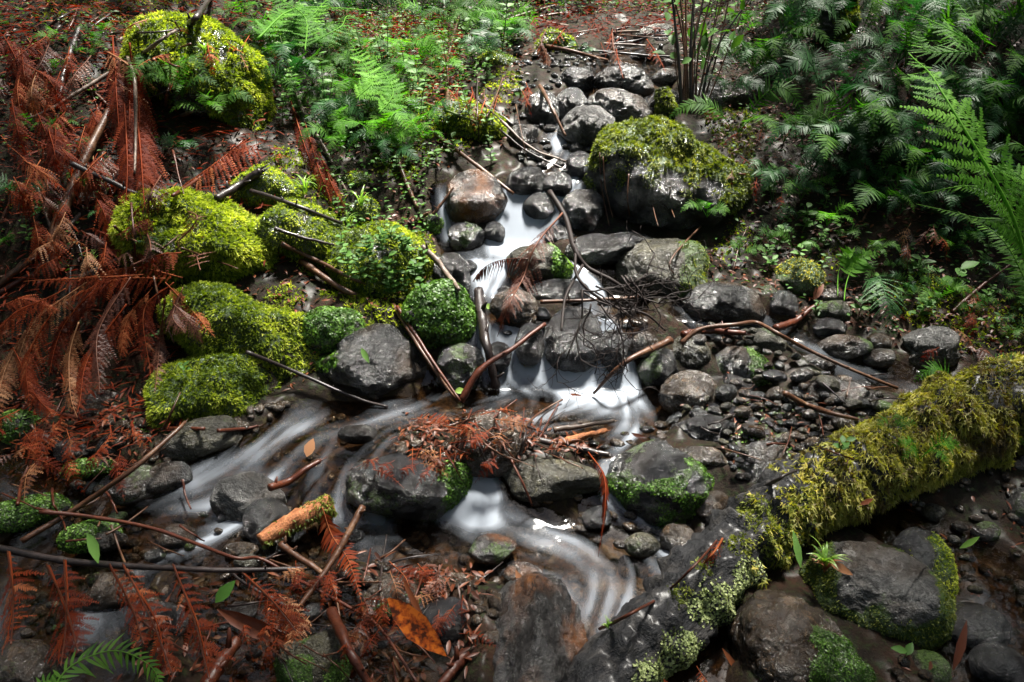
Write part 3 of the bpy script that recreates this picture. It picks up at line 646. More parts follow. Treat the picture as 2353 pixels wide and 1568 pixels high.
rock([(1235,102),(1250,80),(1280,75),(1310,90),(1320,130),(1302,152),(1245,147)], 'black', 'round ball of bright moss beside the top of the stream', moss=allm, mdens=1.3, mL=6, name='mossy_boulder')
rock([(1463,92),(1490,62),(1530,60),(1547,80),(1542,107),(1475,107)], 'olive', 'pale mossy boulder at the very top of the stream behind thin sticks', film=.5, sub=4)
rock([(1012,305),(1035,250),(1060,233),(1100,255),(1152,300),(1152,332),(1090,347),(1030,337)], 'black', 'mossy hummock with brown tips left of the upper stream', moss=allm, mossmat='moss', mdens=1.1, mL=9, name='mossy_boulder')
rock([(1095,155),(1125,127),(1170,135),(1197,160),(1150,175)], 'black', 'low yellow moss lump left of the moss ball', moss=allm, mL=6, name='mossy_boulder', sub=4)
rock([(790,425),(800,402),(830,397),(857,415),(855,440),(810,440)], 'black', 'little bright moss knob beside the hanging dead fern', moss=allm, mL=6, name='mossy_boulder', sub=4)
rock([(800,485),(820,460),(855,458),(875,485),(860,510),(815,508)], 'black', 'little moss knob under grass blades', moss=allm, mL=6, name='mossy_boulder', sub=4)
rock([(0,990),(10,960),(40,950),(80,970),(86,1005),(60,1025),(10,1025)], 'black', 'bright green liverwort cushion at the left edge', moss=allm, mossmat='liver', mk='scale', mL=9, name='mossy_boulder')
rock([(-20,1180),(30,1150),(110,1142),(160,1165),(150,1200),(60,1212),(-10,1212)], 'black', 'long green weedy stone at the lower left edge', moss=allm, mossmat='liver', mk='scale', mL=7, name='mossy_boulder')
rock([(150,1235),(190,1205),(240,1200),(268,1235),(230,1262),(170,1260)], 'black', 'green weedy stone behind the dark curved branch', moss=allm, mossmat='liver', mk='scale', mL=7, name='mossy_boulder')
rock([(158,1080),(190,1057),(240,1055),(268,1075),(230,1095),(175,1095)], 'black', 'low green weedy stone in the brown left pool', moss=allm, mossmat='liver', mk='scale', mL=7, name='mossy_boulder')
rock([(117,60),(140,42),(180,42),(195,58),(180,70),(130,72)], 'black', 'flat moss pad near the top left corner', moss=allm, mossmat='moss_olive', mL=5, name='mossy_boulder', sub=4)
rock([(236,50),(260,38),(288,45),(290,58),(245,60)], 'black', 'smaller moss pad right of the one near the top left corner', moss=allm, mossmat='moss_olive', mL=5, name='mossy_boulder', sub=4)
rock([(1955,80),(1965,67),(1985,65),(1994,78),(1985,88)], 'light', 'small grey stone right of the mossy stump', sub=3)
rock([(1988,48),(2000,37),(2018,38),(2024,48),(2005,54)], 'light', 'pale stone above and right of the small grey stone', sub=3)
rock([(1205,260),(1225,222),(1260,212),(1282,250),(1278,292),(1230,296)], 'black', 'dark boulder left of the upper stream under a leaning brown stick', film=.2, cuts=3)
rock([(1275,255),(1290,215),(1330,208),(1348,245),(1335,282),(1290,286)], 'black', 'hollow fronted dark boulder behind the sharp angled rock', film=.2, cuts=3)
rock([(1288,190),(1305,162),(1345,160),(1362,190),(1350,215),(1300,215)], 'grey', 'wet grey boulder left of the gleaming rounded one', film=.1, cuts=5)
rock([(1168,310),(1190,288),(1225,290),(1235,325),(1210,347),(1175,343)], 'grey', 'sparkling wet stone beside the small falls above the cascade', cuts=5, sub=4)
rock([(1168,415),(1190,392),(1235,390),(1254,418),(1240,447),(1185,447)], 'black', 'sparkling black stone at the lip of the white cascade', cuts=7, sub=4, rough=.1)
rock([(1205,480),(1225,448),(1255,448),(1272,480),(1258,505),(1220,503)], 'black', 'dark pointed stone parting the white cascade', cuts=5, sub=4, film=.2)
rock([(1290,490),(1310,448),(1355,440),(1385,480),(1380,530),(1330,545),(1300,525)], 'black', 'rough black rock right of the white cascade', cuts=4, rough=.13)
rock([(1255,545),(1275,522),(1310,525),(1325,550),(1300,572),(1265,570)], 'black', 'lumpy wet rock at the foot of the white cascade', cuts=4, sub=4)
rock([(1115,530),(1130,512),(1155,520),(1160,550),(1130,560)], 'black', 'small stone in the left spray of the white cascade', cuts=4, sub=4)
rock([(1298,380),(1315,355),(1350,355),(1368,385),(1350,412),(1308,410)], 'black', 'rounded wet stone left of the olive moss boulder', film=.3, sub=4)
rock([(1483,255),(1500,218),(1535,208),(1562,240),(1555,282),(1505,285)], 'grey', 'grey boulder at the foot of the shrub stems', cuts=3)
rock([(1560,210),(1600,195),(1680,200),(1720,235),(1690,268),(1600,265)], 'grey', 'low dark wet boulder behind the shrub stems', cuts=3)
rock([(970,520),(985,498),(1010,497),(1018,520),(1000,540)], 'black', 'small liverwort stone left of the brown and grey boulder', moss=allm, mossmat='liver', mk='scale', mL=6, sub=4)
rock([(1438,1262),(1455,1232),(1490,1228),(1515,1250),(1500,1275),(1455,1278)], 'olive', 'small green topped stone in the lower run', film=.6, sub=4)
rock([(1522,1250),(1540,1205),(1575,1210),(1598,1245),(1580,1280),(1540,1280)], 'brown', 'pinkish brown stone right of the small green topped stone', film=.2, sub=4)
rock([(1340,1200),(1352,1170),(1385,1165),(1402,1190),(1390,1215),(1355,1215)], 'black', 'dark wet stone behind the hanging dead frond', sub=4)
rock([(780,1000),(810,978),(850,980),(870,1000),(840,1018),(795,1015)], 'black', 'flat black stone barely above the current left of the litter pile', sub=4, cuts=3)
rock([(785,1235),(800,1220),(830,1222),(835,1240),(810,1250)], 'grey', 'small grey stone under the leaning brown stick', sub=4)
rock([(515,1265),(535,1248),(570,1250),(590,1268),(560,1285),(525,1282)], 'brown', 'small speckled brown stone in the left shallows', sub=4)
rock([(222,1245),(240,1222),(275,1225),(285,1250),(255,1265)], 'grey', 'small grey stone among green weed at the left', sub=4)
rock([(370,1235),(395,1208),(430,1212),(445,1240),(415,1262),(380,1258)], 'grey', 'dark stone under the curved branch in the left shallows', sub=4, film=.2)
rock([(185,955),(205,925),(250,925),(262,955),(235,972),(195,970)], 'brown', 'dark brown stone under dead fern at the left', sub=4)
rock([(210,915),(230,900),(275,905),(290,925),(260,940),(220,935)], 'grey', 'bluish wet stones beside the squared mossy block', sub=4, rough=.12)
rock([(130,1040),(160,1010),(195,1015),(205,1050),(170,1065)], 'grey', 'grey stone half buried in dead fern at the left', sub=4, film=.2)
rock([(230,1030),(260,1000),(290,1005),(300,1040),(260,1055)], 'grey', 'grey stone half buried beside the long slanting stick', sub=4)
rock([(200,1345),(240,1320),(300,1330),(320,1375),(270,1400),(210,1385)], 'brown', 'brown stone behind the hanging dead fronds at bottom left', sub=4)
rock([(300,1430),(330,1390),(390,1395),(420,1450),(370,1490),(310,1480)], 'black', 'dark wet stone behind the hanging dead fronds at bottom left', sub=4)
rock([(640,1530),(690,1470),(750,1460),(800,1500),(790,1570),(700,1600)], 'olive', 'weedy stone at the bottom between two red stems', film=.5, moss=lambda X, Z, N: .1 + .6 * (1 - sm(Z, -0.10, 0.50)), mossmat='liver', mk='scale', mL=5)
rock([(0,1500),(40,1480),(100,1500),(120,1570),(40,1600),(-20,1580)], 'brown', 'dim brown stone in the bottom left corner', film=.3)
rock([(1720,700),(1735,665),(1770,660),(1778,690),(1755,705)], 'olive', 'pointed stone behind the upright black oval stone', sub=4, film=.4)
rock([(1868,735),(1880,700),(1930,690),(1948,725),(1920,745)], 'olive', 'mossy stone left of the dark drooping fern', sub=4, film=.6)
rock([(1880,690),(1900,665),(1930,668),(1938,690),(1905,700)], 'brown', 'flat brown stone above the mossy stone by the drooping fern', sub=4)
rock([(1840,930),(1870,880),(1940,870),(2000,900),(1995,940),(1900,955)], 'grey', 'weedy broad cobble near the right end of the gravel bar', film=.7, sub=4)
rock([(1835,835),(1860,815),(1900,820),(1915,845),(1880,860)], 'grey', 'weedy cobble below the middle of the long stick', film=.6, sub=4)
rock([(1965,960),(1990,925),(2050,930),(2080,960),(2030,985)], 'grey', 'flat grey cobble touching the golden moss bank', film=.2, sub=4)
rock([(1555,1060),(1580,1030),(1650,1035),(1660,1070),(1610,1080)], 'brown', 'flat brown slab right of the vivid green weedy boulder', sub=4)
rock([(2320,1180),(2340,1130),(2390,1130),(2400,1200),(2340,1215)], 'light', 'pale stone in shade at the right edge', sub=4, film=.4)
rock([(2170,1450),(2200,1400),(2270,1400),(2300,1460),(2230,1490)], 'black', 'submerged black boulder in the dark side stream', sub=4)
rock([(2240,1540),(2270,1490),(2330,1500),(2350,1560),(2280,1590)], 'black', 'wet black boulder in the bottom right corner', sub=4)
rock([(1185,790),(1200,752),(1235,750),(1248,790),(1238,830),(1200,832)], 'black', 'wet black rock parting the left of the twin falls', cuts=5, sub=4, d=.03)
rock([(1378,815),(1388,770),(1425,765),(1445,805),(1432,850),(1395,852)], 'black', 'wet black rock between the right fall and the central dark boulder', cuts=5, sub=4, d=.03)
rock([(1120,820),(1135,790),(1165,795),(1172,830),(1150,850),(1128,845)], 'black', 'small black rock at the foot of the black upright stump', cuts=5, sub=4, d=.03)
rock([(1450,800),(1462,765),(1495,762),(1510,795),(1490,820)], 'brown', 'small brown rock behind the tapered bright stick', cuts=5, sub=4, d=.02)
rock([(1250,430),(1262,405),(1300,402),(1312,432),(1290,452)], 'black', 'little black rock at the top of the white cascade', cuts=5, sub=4, d=.02)
# cobbles nothing tells apart
rg = random.Random(5)
def cobbles(n, poly, smin, smax, mats, label, group, film=(0, .7), sub=3, lift=.0):
    P = np.array(poly, float); lo, hi = P.min(0), P.max(0); k = 0; done = []
    tries = 0
    while k < n and tries < 6000:
        tries += 1
        u, v = rg.uniform(lo[0], hi[0]), rg.uniform(lo[1], hi[1]); ins = False; j = len(P) - 1
        for i in range(len(P)):
            if (P[i][1] > v) != (P[j][1] > v) and u < (P[j][0] - P[i][0]) * (v - P[i][1]) / (P[j][1] - P[i][1]) + P[i][0]: ins = not ins
            j = i
        if not ins: continue
        w = smin + (smax - smin) * rg.random() ** 2
        if any(abs(u - a) < (w + c) * .42 and abs(v - b) < (w + c) * .3 for a, b, c in done): continue
        done.append((u, v, w)); k += 1
        rock(ell(u, v, w, w * rg.uniform(.5, .8), rg.uniform(-25, 25), seed=k), rg.choice(mats), label, group, sub=sub, cuts=rg.randint(2, 7), film=rg.uniform(*film), name='cobble', cat='stone', d=lift)
cobbles(95, [(1560,930),(1650,900),(1780,830),(1990,880),(2060,950),(1900,1040),(1800,1090),(1700,1060),(1640,1000)], 20, 58, ['grey','black','grey','olive','brown'], 'wet cobble on the gravel bar below the long stick', 'cobbles of the gravel bar', (0, .8), lift=.085)
cobbles(24, [(1640,740),(1800,760),(1860,840),(1800,830),(1640,800),(1560,760)], 18, 42, ['grey','black','olive'], 'wet cobble between the wide dark boulder and the long stick', 'cobbles above the long stick', lift=.06)
cobbles(20, [(1270,90),(1540,80),(1570,170),(1500,210),(1270,230)], 22, 60, ['grey','black'], 'wet stone high in the upper stream', 'stones of the upper stream', (0, .3))
cobbles(22, [(1190,290),(1330,300),(1370,380),(1300,430),(1180,400)], 18, 45, ['grey','black'], 'wet black stone in the narrow run above the white cascade', 'stones above the white cascade', (0, .4))
cobbles(28, [(1000,590),(1150,640),(1420,660),(1480,740),(1420,860),(1180,800),(1100,700)], 22, 50, ['black','brown','black'], 'wet black stone in the twin falls', 'stones in the twin falls', (0, .3))
cobbles(16, [(860,1330),(1160,1350),(1090,1560),(700,1568),(450,1430),(600,1350)], 24, 60, ['grey','brown','black'], 'wet stone under the dead fern litter at the bottom', 'stones at the bottom of the picture', (0, .5))
cobbles(8, [(100,900),(320,890),(420,1060),(120,1060)], 24, 50, ['grey','brown','black'], 'stone in the dead fern litter at the left', 'stones in the left litter', (0, .5))
cobbles(10, [(1980,1480),(2200,1420),(2353,1500),(2353,1568),(2000,1568)], 22, 55, ['black','olive','brown'], 'stone in the dark bottom right corner', 'stones at bottom right', (.2, .8))
cobbles(14, [(1360,1020),(1420,1000),(1560,960),(1560,1030),(1440,1040)], 20, 45, ['black','brown'], 'wet stone at the outlet of the main pool', 'stones at the pool outlet', (0, .4))
cobbles(6, [(480,1080),(700,1120),(700,1250),(450,1260)], 20, 40, ['black','brown'], 'small stone breaking the left rapids', 'stones in the left rapids', (0, .4))
cobbles(9, [(1400,1180),(1640,1180),(1640,1250),(1420,1260)], 20, 40, ['black','brown'], 'small stone in the lower run', 'stones in the lower run', (0, .4))
cobbles(18, [(2080,1130),(2353,1080),(2353,1450),(2200,1420)], 20, 60, ['black','brown','olive'], 'dark stone in the side stream under the mossy log', 'stones of the side stream', (.1, .7))
cobbles(14, [(0,1280),(640,1290),(700,1568),(0,1568)], 26, 70, ['black','brown','olive','grey'], 'dark wet stone behind the hanging dead fronds', 'stones behind the hanging fronds', (0, .6))
cobbles(14, [(0,1060),(300,1100),(520,1200),(480,1280),(0,1280)], 20, 52, ['black','brown','grey'], 'dark stone in the left shallows', 'stones of the left shallows', (.1, .8))
cobbles(5, [(560,900),(960,910),(1000,960),(640,950)], 14, 30, ['black','brown'], 'small stone under the left pool', 'stones of the left pool', (0, .4))

# ------------------------------------------------------------------ tools for sticks, fronds, leaves
def rayd(u, v): return FWD + RT * (u - W / 2) / F - UP * (v - H / 2) / F
def on(u, v, d=0.0):
    return CAMP + rayd(u, v) * (float(surf(u, v)) - d)
def lay(pts, n=24, clear=.01, cap=.35):
    """a curve through picture points that rests on what lies below it; pts (u, v[, d])"""
    P = [on(p[0], p[1], p[2] if len(p) > 2 else 0.02) for p in pts]
    C = spline(P, n); u, v, t = proj(C)
    over = t - surf(u, v)
    sh = np.clip(np.percentile(over, 85), 0, cap) + clear
    return CAMP + (C - CAMP) * (1 - sh / t)[:, None]
SN = [0]
def stick(pts, r, mt, label, group=None, taper=.6, name='stick', cat='stick', rough=.12, n=26, clear=None, knots=True, parent=None, k=8):
    """r: half thickness in picture pixels"""
    SN[0] += 1
    C = lay(pts, n, clear if clear is not None else .004)
    m = depth(C.mean(0)) / F; rr = r * m * np.linspace(1, taper, n)
    rng = np.random.default_rng(SN[0]); wob = nrm(rng.normal(size=3)) * m
    s = np.linspace(0, 6, n)
    C = C + np.stack([noise3(np.stack([s, s * 0 + SN[0], s * 0 + q], -1)) for q in (1.5, 5.5, 9.5)], -1) * (min(r, 6) * .3 * m)
    if knots:
        for q in rng.choice(n, 3): rr[q] *= 1.18
    mb = MB(); tube(mb, C, rr, k, rough * 1.6, seed=SN[0])
    if r > 3.4:            # broken side stubs and a splintered end
        for q in rng.choice(np.arange(2, n - 2), int(rng.integers(1, 4))):
            dq = nrm(rng.normal(size=3) + Zv * .6); ln = rr[q] * rng.uniform(1.8, 4)
            tube(mb, np.array([C[q], C[q] + dq * ln * .6, C[q] + dq * ln]), rr[q] * np.array([.55, .4, .22]), 5)
        for q in range(4):
            e0 = C[-2] + nrm(rng.normal(size=3)) * rr[-1] * .5; tube(mb, np.array([e0, e0 + nrm(C[-1] - C[-3]) * rr[-1] * rng.uniform(1.5, 4.5)]), rr[-1] * np.array([.38, .1]), 4)
    o = mb.build(name, M[mt], parent)
    if parent is None: tag(o, label, cat, group)
    return o
Zv = np.array([0, 0, 1.0])
def frond_geo(mb, C, hw, pairs, kind='bi', shape='lance', droop=.1, ang=25, J=10, rng=None, face=None, curl=.1, ragged=.12, rach=.012, t0=.06, base=.5, pw=1.0, miss=0.0):
    rach = rach * .5
    """C: rachis points from base to tip; hw: half width in metres"""
    n = pairs; Cc = spline(C, 40) if len(C) < 30 else C
    ts = np.linspace(t0, .995, n); R_ = np.stack([np.interp(ts, np.linspace(0, 1, len(Cc)), Cc[:, q]) for q in range(3)], 1)
    T = nrm(np.gradient(R_, axis=0)); f_ = nrm((-FWD * .7 + Zv * .8) if face is None else np.asarray(face, float))
    S = nrm(np.cross(T, f_)); N = nrm(np.cross(S, T))
    tt = (ts - t0) / (1 - t0)
    if shape == 'lance': w = np.clip(tt / .28, 0, 1) ** .6 * (1 - tt) ** .8 * 1.35 + .02
    elif shape == 'tri': w = (1 - tt) ** .85 + .02
    else: w = np.clip(np.sin(np.pi * np.clip(tt * .92 + .05, 0, 1)), 0, 1) ** .6
    L = hw * w[:, None] * (1 + ragged * rng.normal(size=(n, 2)))
    a = R(ang) + .12 * rng.normal(size=(n, 2))
    sd = np.array([1, -1.0])[None, :, None]
    D = S[:, None] * sd * np.cos(a)[..., None] + T[:, None] * np.sin(a)[..., None] + N[:, None] * (.1 * rng.normal(size=(n, 2, 1)) + .05) - Zv * droop
    D = nrm(D)                                         # n,2,3
    if miss:
        L = L * (rng.random((n, 2)) > miss)
    bv = np.clip(base + .13 * rng.normal() + .16 * rng.normal(size=(n, 2)), 0, 1)
    sp = np.linalg.norm(Cc[-1] - Cc[0]) / n
    if kind == 'bi':
        fj = (np.arange(J) + .6) / J
        P = R_[:, None, None] + D[:, :, None] * (L[..., None] * fj)[..., None] + (T[:, None, None] * curl - Zv * droop * .7) * (L[..., None] * fj ** 2)[..., None]
        E = nrm(np.cross(N[:, None], D))               # n,2,3
        lp = np.minimum(sp * .46 * pw, L * .3)[..., None] * (1 - .75 * fj ** 1.5) * (1 + .15 * rng.normal(size=(n, 2, J)))
        wv = (L[..., None] / J * .52) * np.ones(J)
        q = []
        for s_ in (1, -1):
            Ed = nrm(E * s_ + D * .35)[:, :, None] + rng.normal(size=(n, 2, J, 3)) * .12 - Zv * (droop * .5)
            b0 = P - D[:, :, None] * wv[..., None] * .9; b1 = P + D[:, :, None] * wv[..., None] * .9
            tp = P + Ed * lp[..., None]
            q.append(np.stack([b0, tp - D[:, :, None] * wv[..., None] * .45, tp + D[:, :, None] * wv[..., None] * .45, b1], 3))
        V = np.stack(q, 3).reshape(-1, 3)
        av = np.broadcast_to(bv[:, :, None, None, None], (n, 2, J, 2, 4)).reshape(-1)
        mb.add(V, np.arange(len(V)).reshape(-1, 4), None, np.clip(av + .06 * np.repeat(rng.normal(size=len(V) // 4), 4), 0, 1))
    else:
        K = 4; fj = np.linspace(0, 1, K + 1); wd = np.array([.5, .95, .85, .5, .08]) * .5
        P = R_[:, None, None] + D[:, :, None] * (L[..., None] * fj)[..., None] + (T[:, None, None] * curl - Zv * droop * .7) * (L[..., None] * fj ** 2)[..., None]
        E = nrm(np.cross(N[:, None], D))[:, :, None]
        ww = np.minimum(sp * .8 * pw, L * .5)[..., None] * wd
        A = P + E * ww[..., None]; B = P - E * ww[..., None]
        V = np.stack([A, B], 3).reshape(n * 2, (K + 1) * 2, 3); V = V.reshape(-1, 3)
        k = np.arange(K) * 2; q = np.stack([k, k + 1, k + 3, k + 2], 1); off = (np.arange(n * 2) * (K + 1) * 2)[:, None, None]
        mb.add(V, (q[None] + off).reshape(-1, 4), None, np.repeat(bv.reshape(-1), (K + 1) * 2))
    tl = np.linalg.norm(np.diff(Cc, axis=0), axis=1).sum()
    tube(mb, Cc[::2] if len(Cc) > 30 else Cc, np.linspace(rach * tl, rach * tl * .25, len(Cc[::2] if len(Cc) > 30 else Cc)), 5, a=min(1, base + .28))
FN = [100]
def frond(pts, wpx, mt, label, group=None, kind='bi', name='dead_fern_frond', cat='fern frond', parent=None, pairs=None, n=30, clear=.01, cap=.3, **kw):
    FN[0] += 1; rng = np.random.default_rng(FN[0])
    C = lay(pts, n, clear, cap); m = depth(C.mean(0)) / F
    sq = np.linspace(0, 2.2, n); C = C + np.stack([noise3(np.stack([sq, sq * 0 + FN[0], sq * 0 + q], -1)) for q in (1.5, 5.5, 9.5)], -1) * (wpx * .16 * m) * np.linspace(.2, 1, n)[:, None]
    Lpx = sum(math.hypot(b[0] - a[0], b[1] - a[1]) for a, b in zip(pts[:-1], pts[1:]))
    if pairs is None: pairs = int(np.clip(Lpx / (9 if kind == 'bi' else 5), 8, 34))
    J = int(np.clip(wpx / 2 / 3.2, 4, 16))
    mb = MB(); frond_geo(mb, C, wpx / 2 * m, pairs, kind, J=J, rng=rng, **kw)
    o = mb.build(name, M[mt], parent)
    if parent is None: tag(o, label, cat, group)
    return o
def fern(u, v, n, Lpx, mt, label, group=None, kind='bi', spread=360, face0=0, arch=.5, width=.42, d=.04, one=False, shape='lance', base=.5, lift=.5, cat='fern', name='fern', **kw):
    """a living fern rooted at the place seen at (u, v)"""
    FN[0] += 1; rng = np.random.default_rng(FN[0]); B = on(u, v, d); m = depth(B) / F; L = Lpx * m
    root = None
    if not one: root = empty(name, B, label, cat, group)
    mbo = MB()
    for k in range(n):
        a = R(face0 + (k + .5 * rng.random()) * spread / n); l = L * rng.uniform(.7, 1.1)
        dx = np.array([math.cos(a), -abs(math.sin(a)) * .9 if rng.random() < .75 else math.sin(a), 0]); hz = rng.uniform(.55, .95) * l; up = l * lift * rng.uniform(.6, 1.3)
        s = np.linspace(0, 1, 14)
        C = B + dx * (hz * s)[:, None] + Zv * (up * (1.9 * s - (1.9 - 1 + arch) * s ** 2))[:, None] + np.cross(dx, Zv) * (.1 * l * rng.normal() * s ** 2)[:, None]
        mb = mbo if one else MB()
        T = C[-1] - C[0]; face = nrm(Zv * 1.0 - FWD * .7 + .3 * rng.normal(size=3))
        frond_geo(mb, C, l * width * .5, int(np.clip(l / m / (6.5 if kind == 'bi' else 4.5), 8, 26)), kind, shape=shape, J=int(np.clip(l / m * width / 2 / 3.2, 4, 12)), rng=rng, face=face, base=base, t0=.15, **kw)
        if not one: mb.build('frond', M[mt], root)
    if one:
        o = mbo.build(name, M[mt], origin=B); tag(o, label, cat, group); return o
    return root
def leaves(mb, P, D, N, L, Wd, base=.5, rng=None, fold=.25, curl=.2):
    """many pointed leaves: P roots, D directions, N facing, L lengths, Wd widths"""
    n = len(P); S = nrm(np.cross(D, N)); N = nrm(np.cross(S, D)); L = np.broadcast_to(L, n)[:, None]; Wd = np.broadcast_to(Wd, n)[:, None]
    fr = np.array([0, .22, .5, .78, 1]); wf = np.array([.08, .75, 1, .6, .03]) * .5
    cols = []
    for f, w in zip(fr, wf):
        c = P + D * L * f - N * (curl * L * f * f)
        cols += [c - S * Wd * w + N * Wd * w * fold, c, c + S * Wd * w + N * Wd * w * fold]
    V = np.stack(cols, 1); k = np.arange(4)[:, None] * 3
    q = np.concatenate([k + np.array([0, 1, 4, 3]), k + np.array([1, 2, 5, 4])])
    off = (np.arange(n) * 15)[:, None, None]
    rng = rng or np.random.default_rng(1)
    a = np.repeat(np.clip(base + .16 * rng.normal(size=n), 0, 1), 15)
    mb.add(V.reshape(-1, 3), (q[None] + off).reshape(-1, 4), None, a)
def seedling(u, v, hpx, nl, lpx, mt='leaf', label=None, group=None, lean=(0, 0), d=.02, wid=.55, base=.55, name='seedling', cat='plant'):
    FN[0] += 1; rng = np.random.default_rng(FN[0]); B = on(u, v, d); m = depth(B) / F
    root = empty(name, B, label, cat, group)
    topp = B + Zv * hpx * m * .9 + np.array([lean[0], lean[1], 0]) * m - FWD * .02
    C = spline([B, (B + topp) / 2 + rng.normal(size=3) * m * 3, topp], 8); mb = MB(); tube(mb, C, 1.1 * m * np.linspace(1.3, .6, 8), 5); mb.build('stem', M['stem_green'], root)
    mb = MB(); ii = np.linspace(2 if nl > 4 else 5, 7, nl).astype(int); P = C[ii]
    a = np.arange(nl) * 2.4 + rng.random(nl); D = nrm(np.stack([np.cos(a), np.sin(a) * .9 - .2, .25 + .25 * rng.random(nl)], 1))
    leaves(mb, P, D, nrm(Zv - FWD * .5 + .25 * rng.normal(size=(nl, 3))), lpx * m * rng.uniform(.7, 1.15, nl), lpx * m * wid, base, rng); mb.build('foliage', M[mt], root)
    return root
def poly_world(poly):
    P = np.array([on(u, v) for u, v in poly]); return P
def sample_poly(poly, dens, rng, px=True):
    """ground points inside the patch outlined by picture points; dens per square metre"""
    P = poly_world(poly)[:, :2]; lo, hi = P.min(0), P.max(0); n = int(dens * (hi - lo).prod())
    Q = rng.uniform(lo, hi, (n, 2)); ins = np.zeros(n, bool); j = len(P) - 1
    for i in range(len(P)):
        c = ((P[i, 1] > Q[:, 1]) != (P[j, 1] > Q[:, 1])) & (Q[:, 0] < (P[j, 0] - P[i, 0]) * (Q[:, 1] - P[i, 1]) / (P[j, 1] - P[i, 1] + 1e-12) + P[i, 0]); ins ^= c; j = i
    Q = Q[ins]; z, _ = terrain_z(Q[:, 0], Q[:, 1]); return np.column_stack([Q, z]), _

# ------------------------------------------------------------------ fallen log with its moss
pts = [(1330,1660,78),(1450,1510,82),(1560,1400,84),(1670,1290,80),(1760,1200,80),(1850,1140,76),(1960,1090,84),(2100,1020,88),(2230,960,98),(2420,920,104)]
Cp = []
for u, v, r in pts:
    p, t_ = hit(u, v + r * .5); dr = rayd(u, v); tt = (t_) * .98
    Cp.append(np.append(CAMP + dr * tt, r * tt / F))
Cs = spline(Cp, 150); C, rr = Cs[:, :3], Cs[:, 3]
mb = MB(); tube(mb, C, rr, 44, .5, seed=3); v_, q_, t_, a_ = mb.arrays()
log = empty('fallen_log', C[60], 'black wet fallen log running down to the bottom, its upper end under golden moss', 'log')
mb.build('trunk', M['bark'], log); splat(v_)
u, v, t = proj(v_); f_ = np.vstack([q_[:, [0, 1, 2]], q_[:, [0, 2, 3]]])
N_, _ = vnormals(v_, f_)
if ((v_ - np.repeat(C, 44, 0)) * N_).sum(1).mean() < 0: N_ = -N_; f_ = f_[:, ::-1]
def blob(u, v, L):
    w = np.zeros(len(u))
    for a, b, r1, r2 in L: w = np.maximum(w, np.exp(-((u - a) / r1) ** 2 - ((v - b) / r2) ** 2))
    return w
rng = np.random.default_rng(77); ns = fbm(v_ * 9, 3)
wg = sm(u + 160 * ns, 1790, 1960) * (.35 + .65 * sm(fbm(v_ * 5 + 4, 3), -.35, .05))
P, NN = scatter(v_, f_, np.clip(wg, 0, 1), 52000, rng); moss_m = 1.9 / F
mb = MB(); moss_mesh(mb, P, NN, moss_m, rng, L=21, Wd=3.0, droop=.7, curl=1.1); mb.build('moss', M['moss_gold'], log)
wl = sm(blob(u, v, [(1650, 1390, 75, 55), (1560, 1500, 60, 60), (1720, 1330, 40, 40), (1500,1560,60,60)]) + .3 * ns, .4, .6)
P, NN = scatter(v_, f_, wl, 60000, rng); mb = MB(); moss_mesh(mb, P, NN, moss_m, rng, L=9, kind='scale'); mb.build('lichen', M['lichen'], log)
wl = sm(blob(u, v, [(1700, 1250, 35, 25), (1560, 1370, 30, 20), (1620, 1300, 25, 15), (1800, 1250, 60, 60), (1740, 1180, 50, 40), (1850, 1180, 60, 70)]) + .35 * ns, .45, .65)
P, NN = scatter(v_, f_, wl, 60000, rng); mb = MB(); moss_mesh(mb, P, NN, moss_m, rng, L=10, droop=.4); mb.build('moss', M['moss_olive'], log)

# ------------------------------------------------------------------ rotten chunk of wood
root = empty('rotten_log_chunk', on(670, 1210), 'short orange rotten log chunk with moss, lying in the left rapids', 'log')
C = lay([(598,1243,.05),(680,1195,.07),(760,1158,.05)], 24, .01); m = depth(C.mean(0)) / F
mb = MB(); tube(mb, C, 22 * m * np.linspace(.75, 1.15, 24), 14, .45, seed=8); v_, q_, t_, a_ = mb.arrays(); mb.build('wood', M['rotten'], root); splat(v_)
f_ = np.vstack([q_[:, [0, 1, 2]], q_[:, [0, 2, 3]]]); N_, _ = vnormals(v_, f_)
if ((v_ - np.repeat(C, 14, 0)) * N_).sum(1).mean() < 0: f_ = f_[:, ::-1]
u, v, t = proj(v_); P, NN = scatter(v_, f_, np.clip(blob(u, v, [(760, 1170, 40, 30), (620, 1265, 25, 15), (700,1225,40,12)]), 0, 1), 90000, rng)
mb = MB(); moss_mesh(mb, P, NN, m, rng, L=9); mb.build('moss', M['moss_olive'], root)

# ------------------------------------------------------------------ sticks and stems
K = stick
G = 'sticks and dead stems'
K([(252,252,.12),(213,327,.12),(187,383,.1),(150,477,.08),(127,530,.06),(117,640,.04)], 9, 'stem', 'long thick curved brown stem leaning down through the left tangle', taper=1.2)
K([(258,163,.12),(125,245,.1),(30,290,.08)], 5, 'stem_grey', 'pale straight stem slanting across the upper left tangle')
K([(183,65,.1),(153,150,.1),(135,233,.06)], 9, 'stem_dark', 'flat dark slab of stem standing in the upper left tangle')
K([(-10,66),(60,70),(110,77)], 6, 'stem_grey', 'grey stem lying level at the upper left edge')
K([(185,66,.1),(240,78,.08)], 5, 'stem_dark', 'short dark stem meeting the top of the dark slab')
K([(-10,130),(90,97),(170,80)], 5, 'stem_grey', 'thin grey stem rising to the dark slab at upper left')
K([(23,163),(75,118),(140,62)], 10, 'stem_dark', 'thick dark log end sloping at the upper left')
K([(160,375),(250,415),(300,440),(375,460)], 7, 'stem_dark', 'dark stem sloping under the hanging dead frond towards the moss mound')
K([(157,523),(200,475),(262,410)], 6, 'stem_grey', 'grey stem propped under the hanging dead frond')
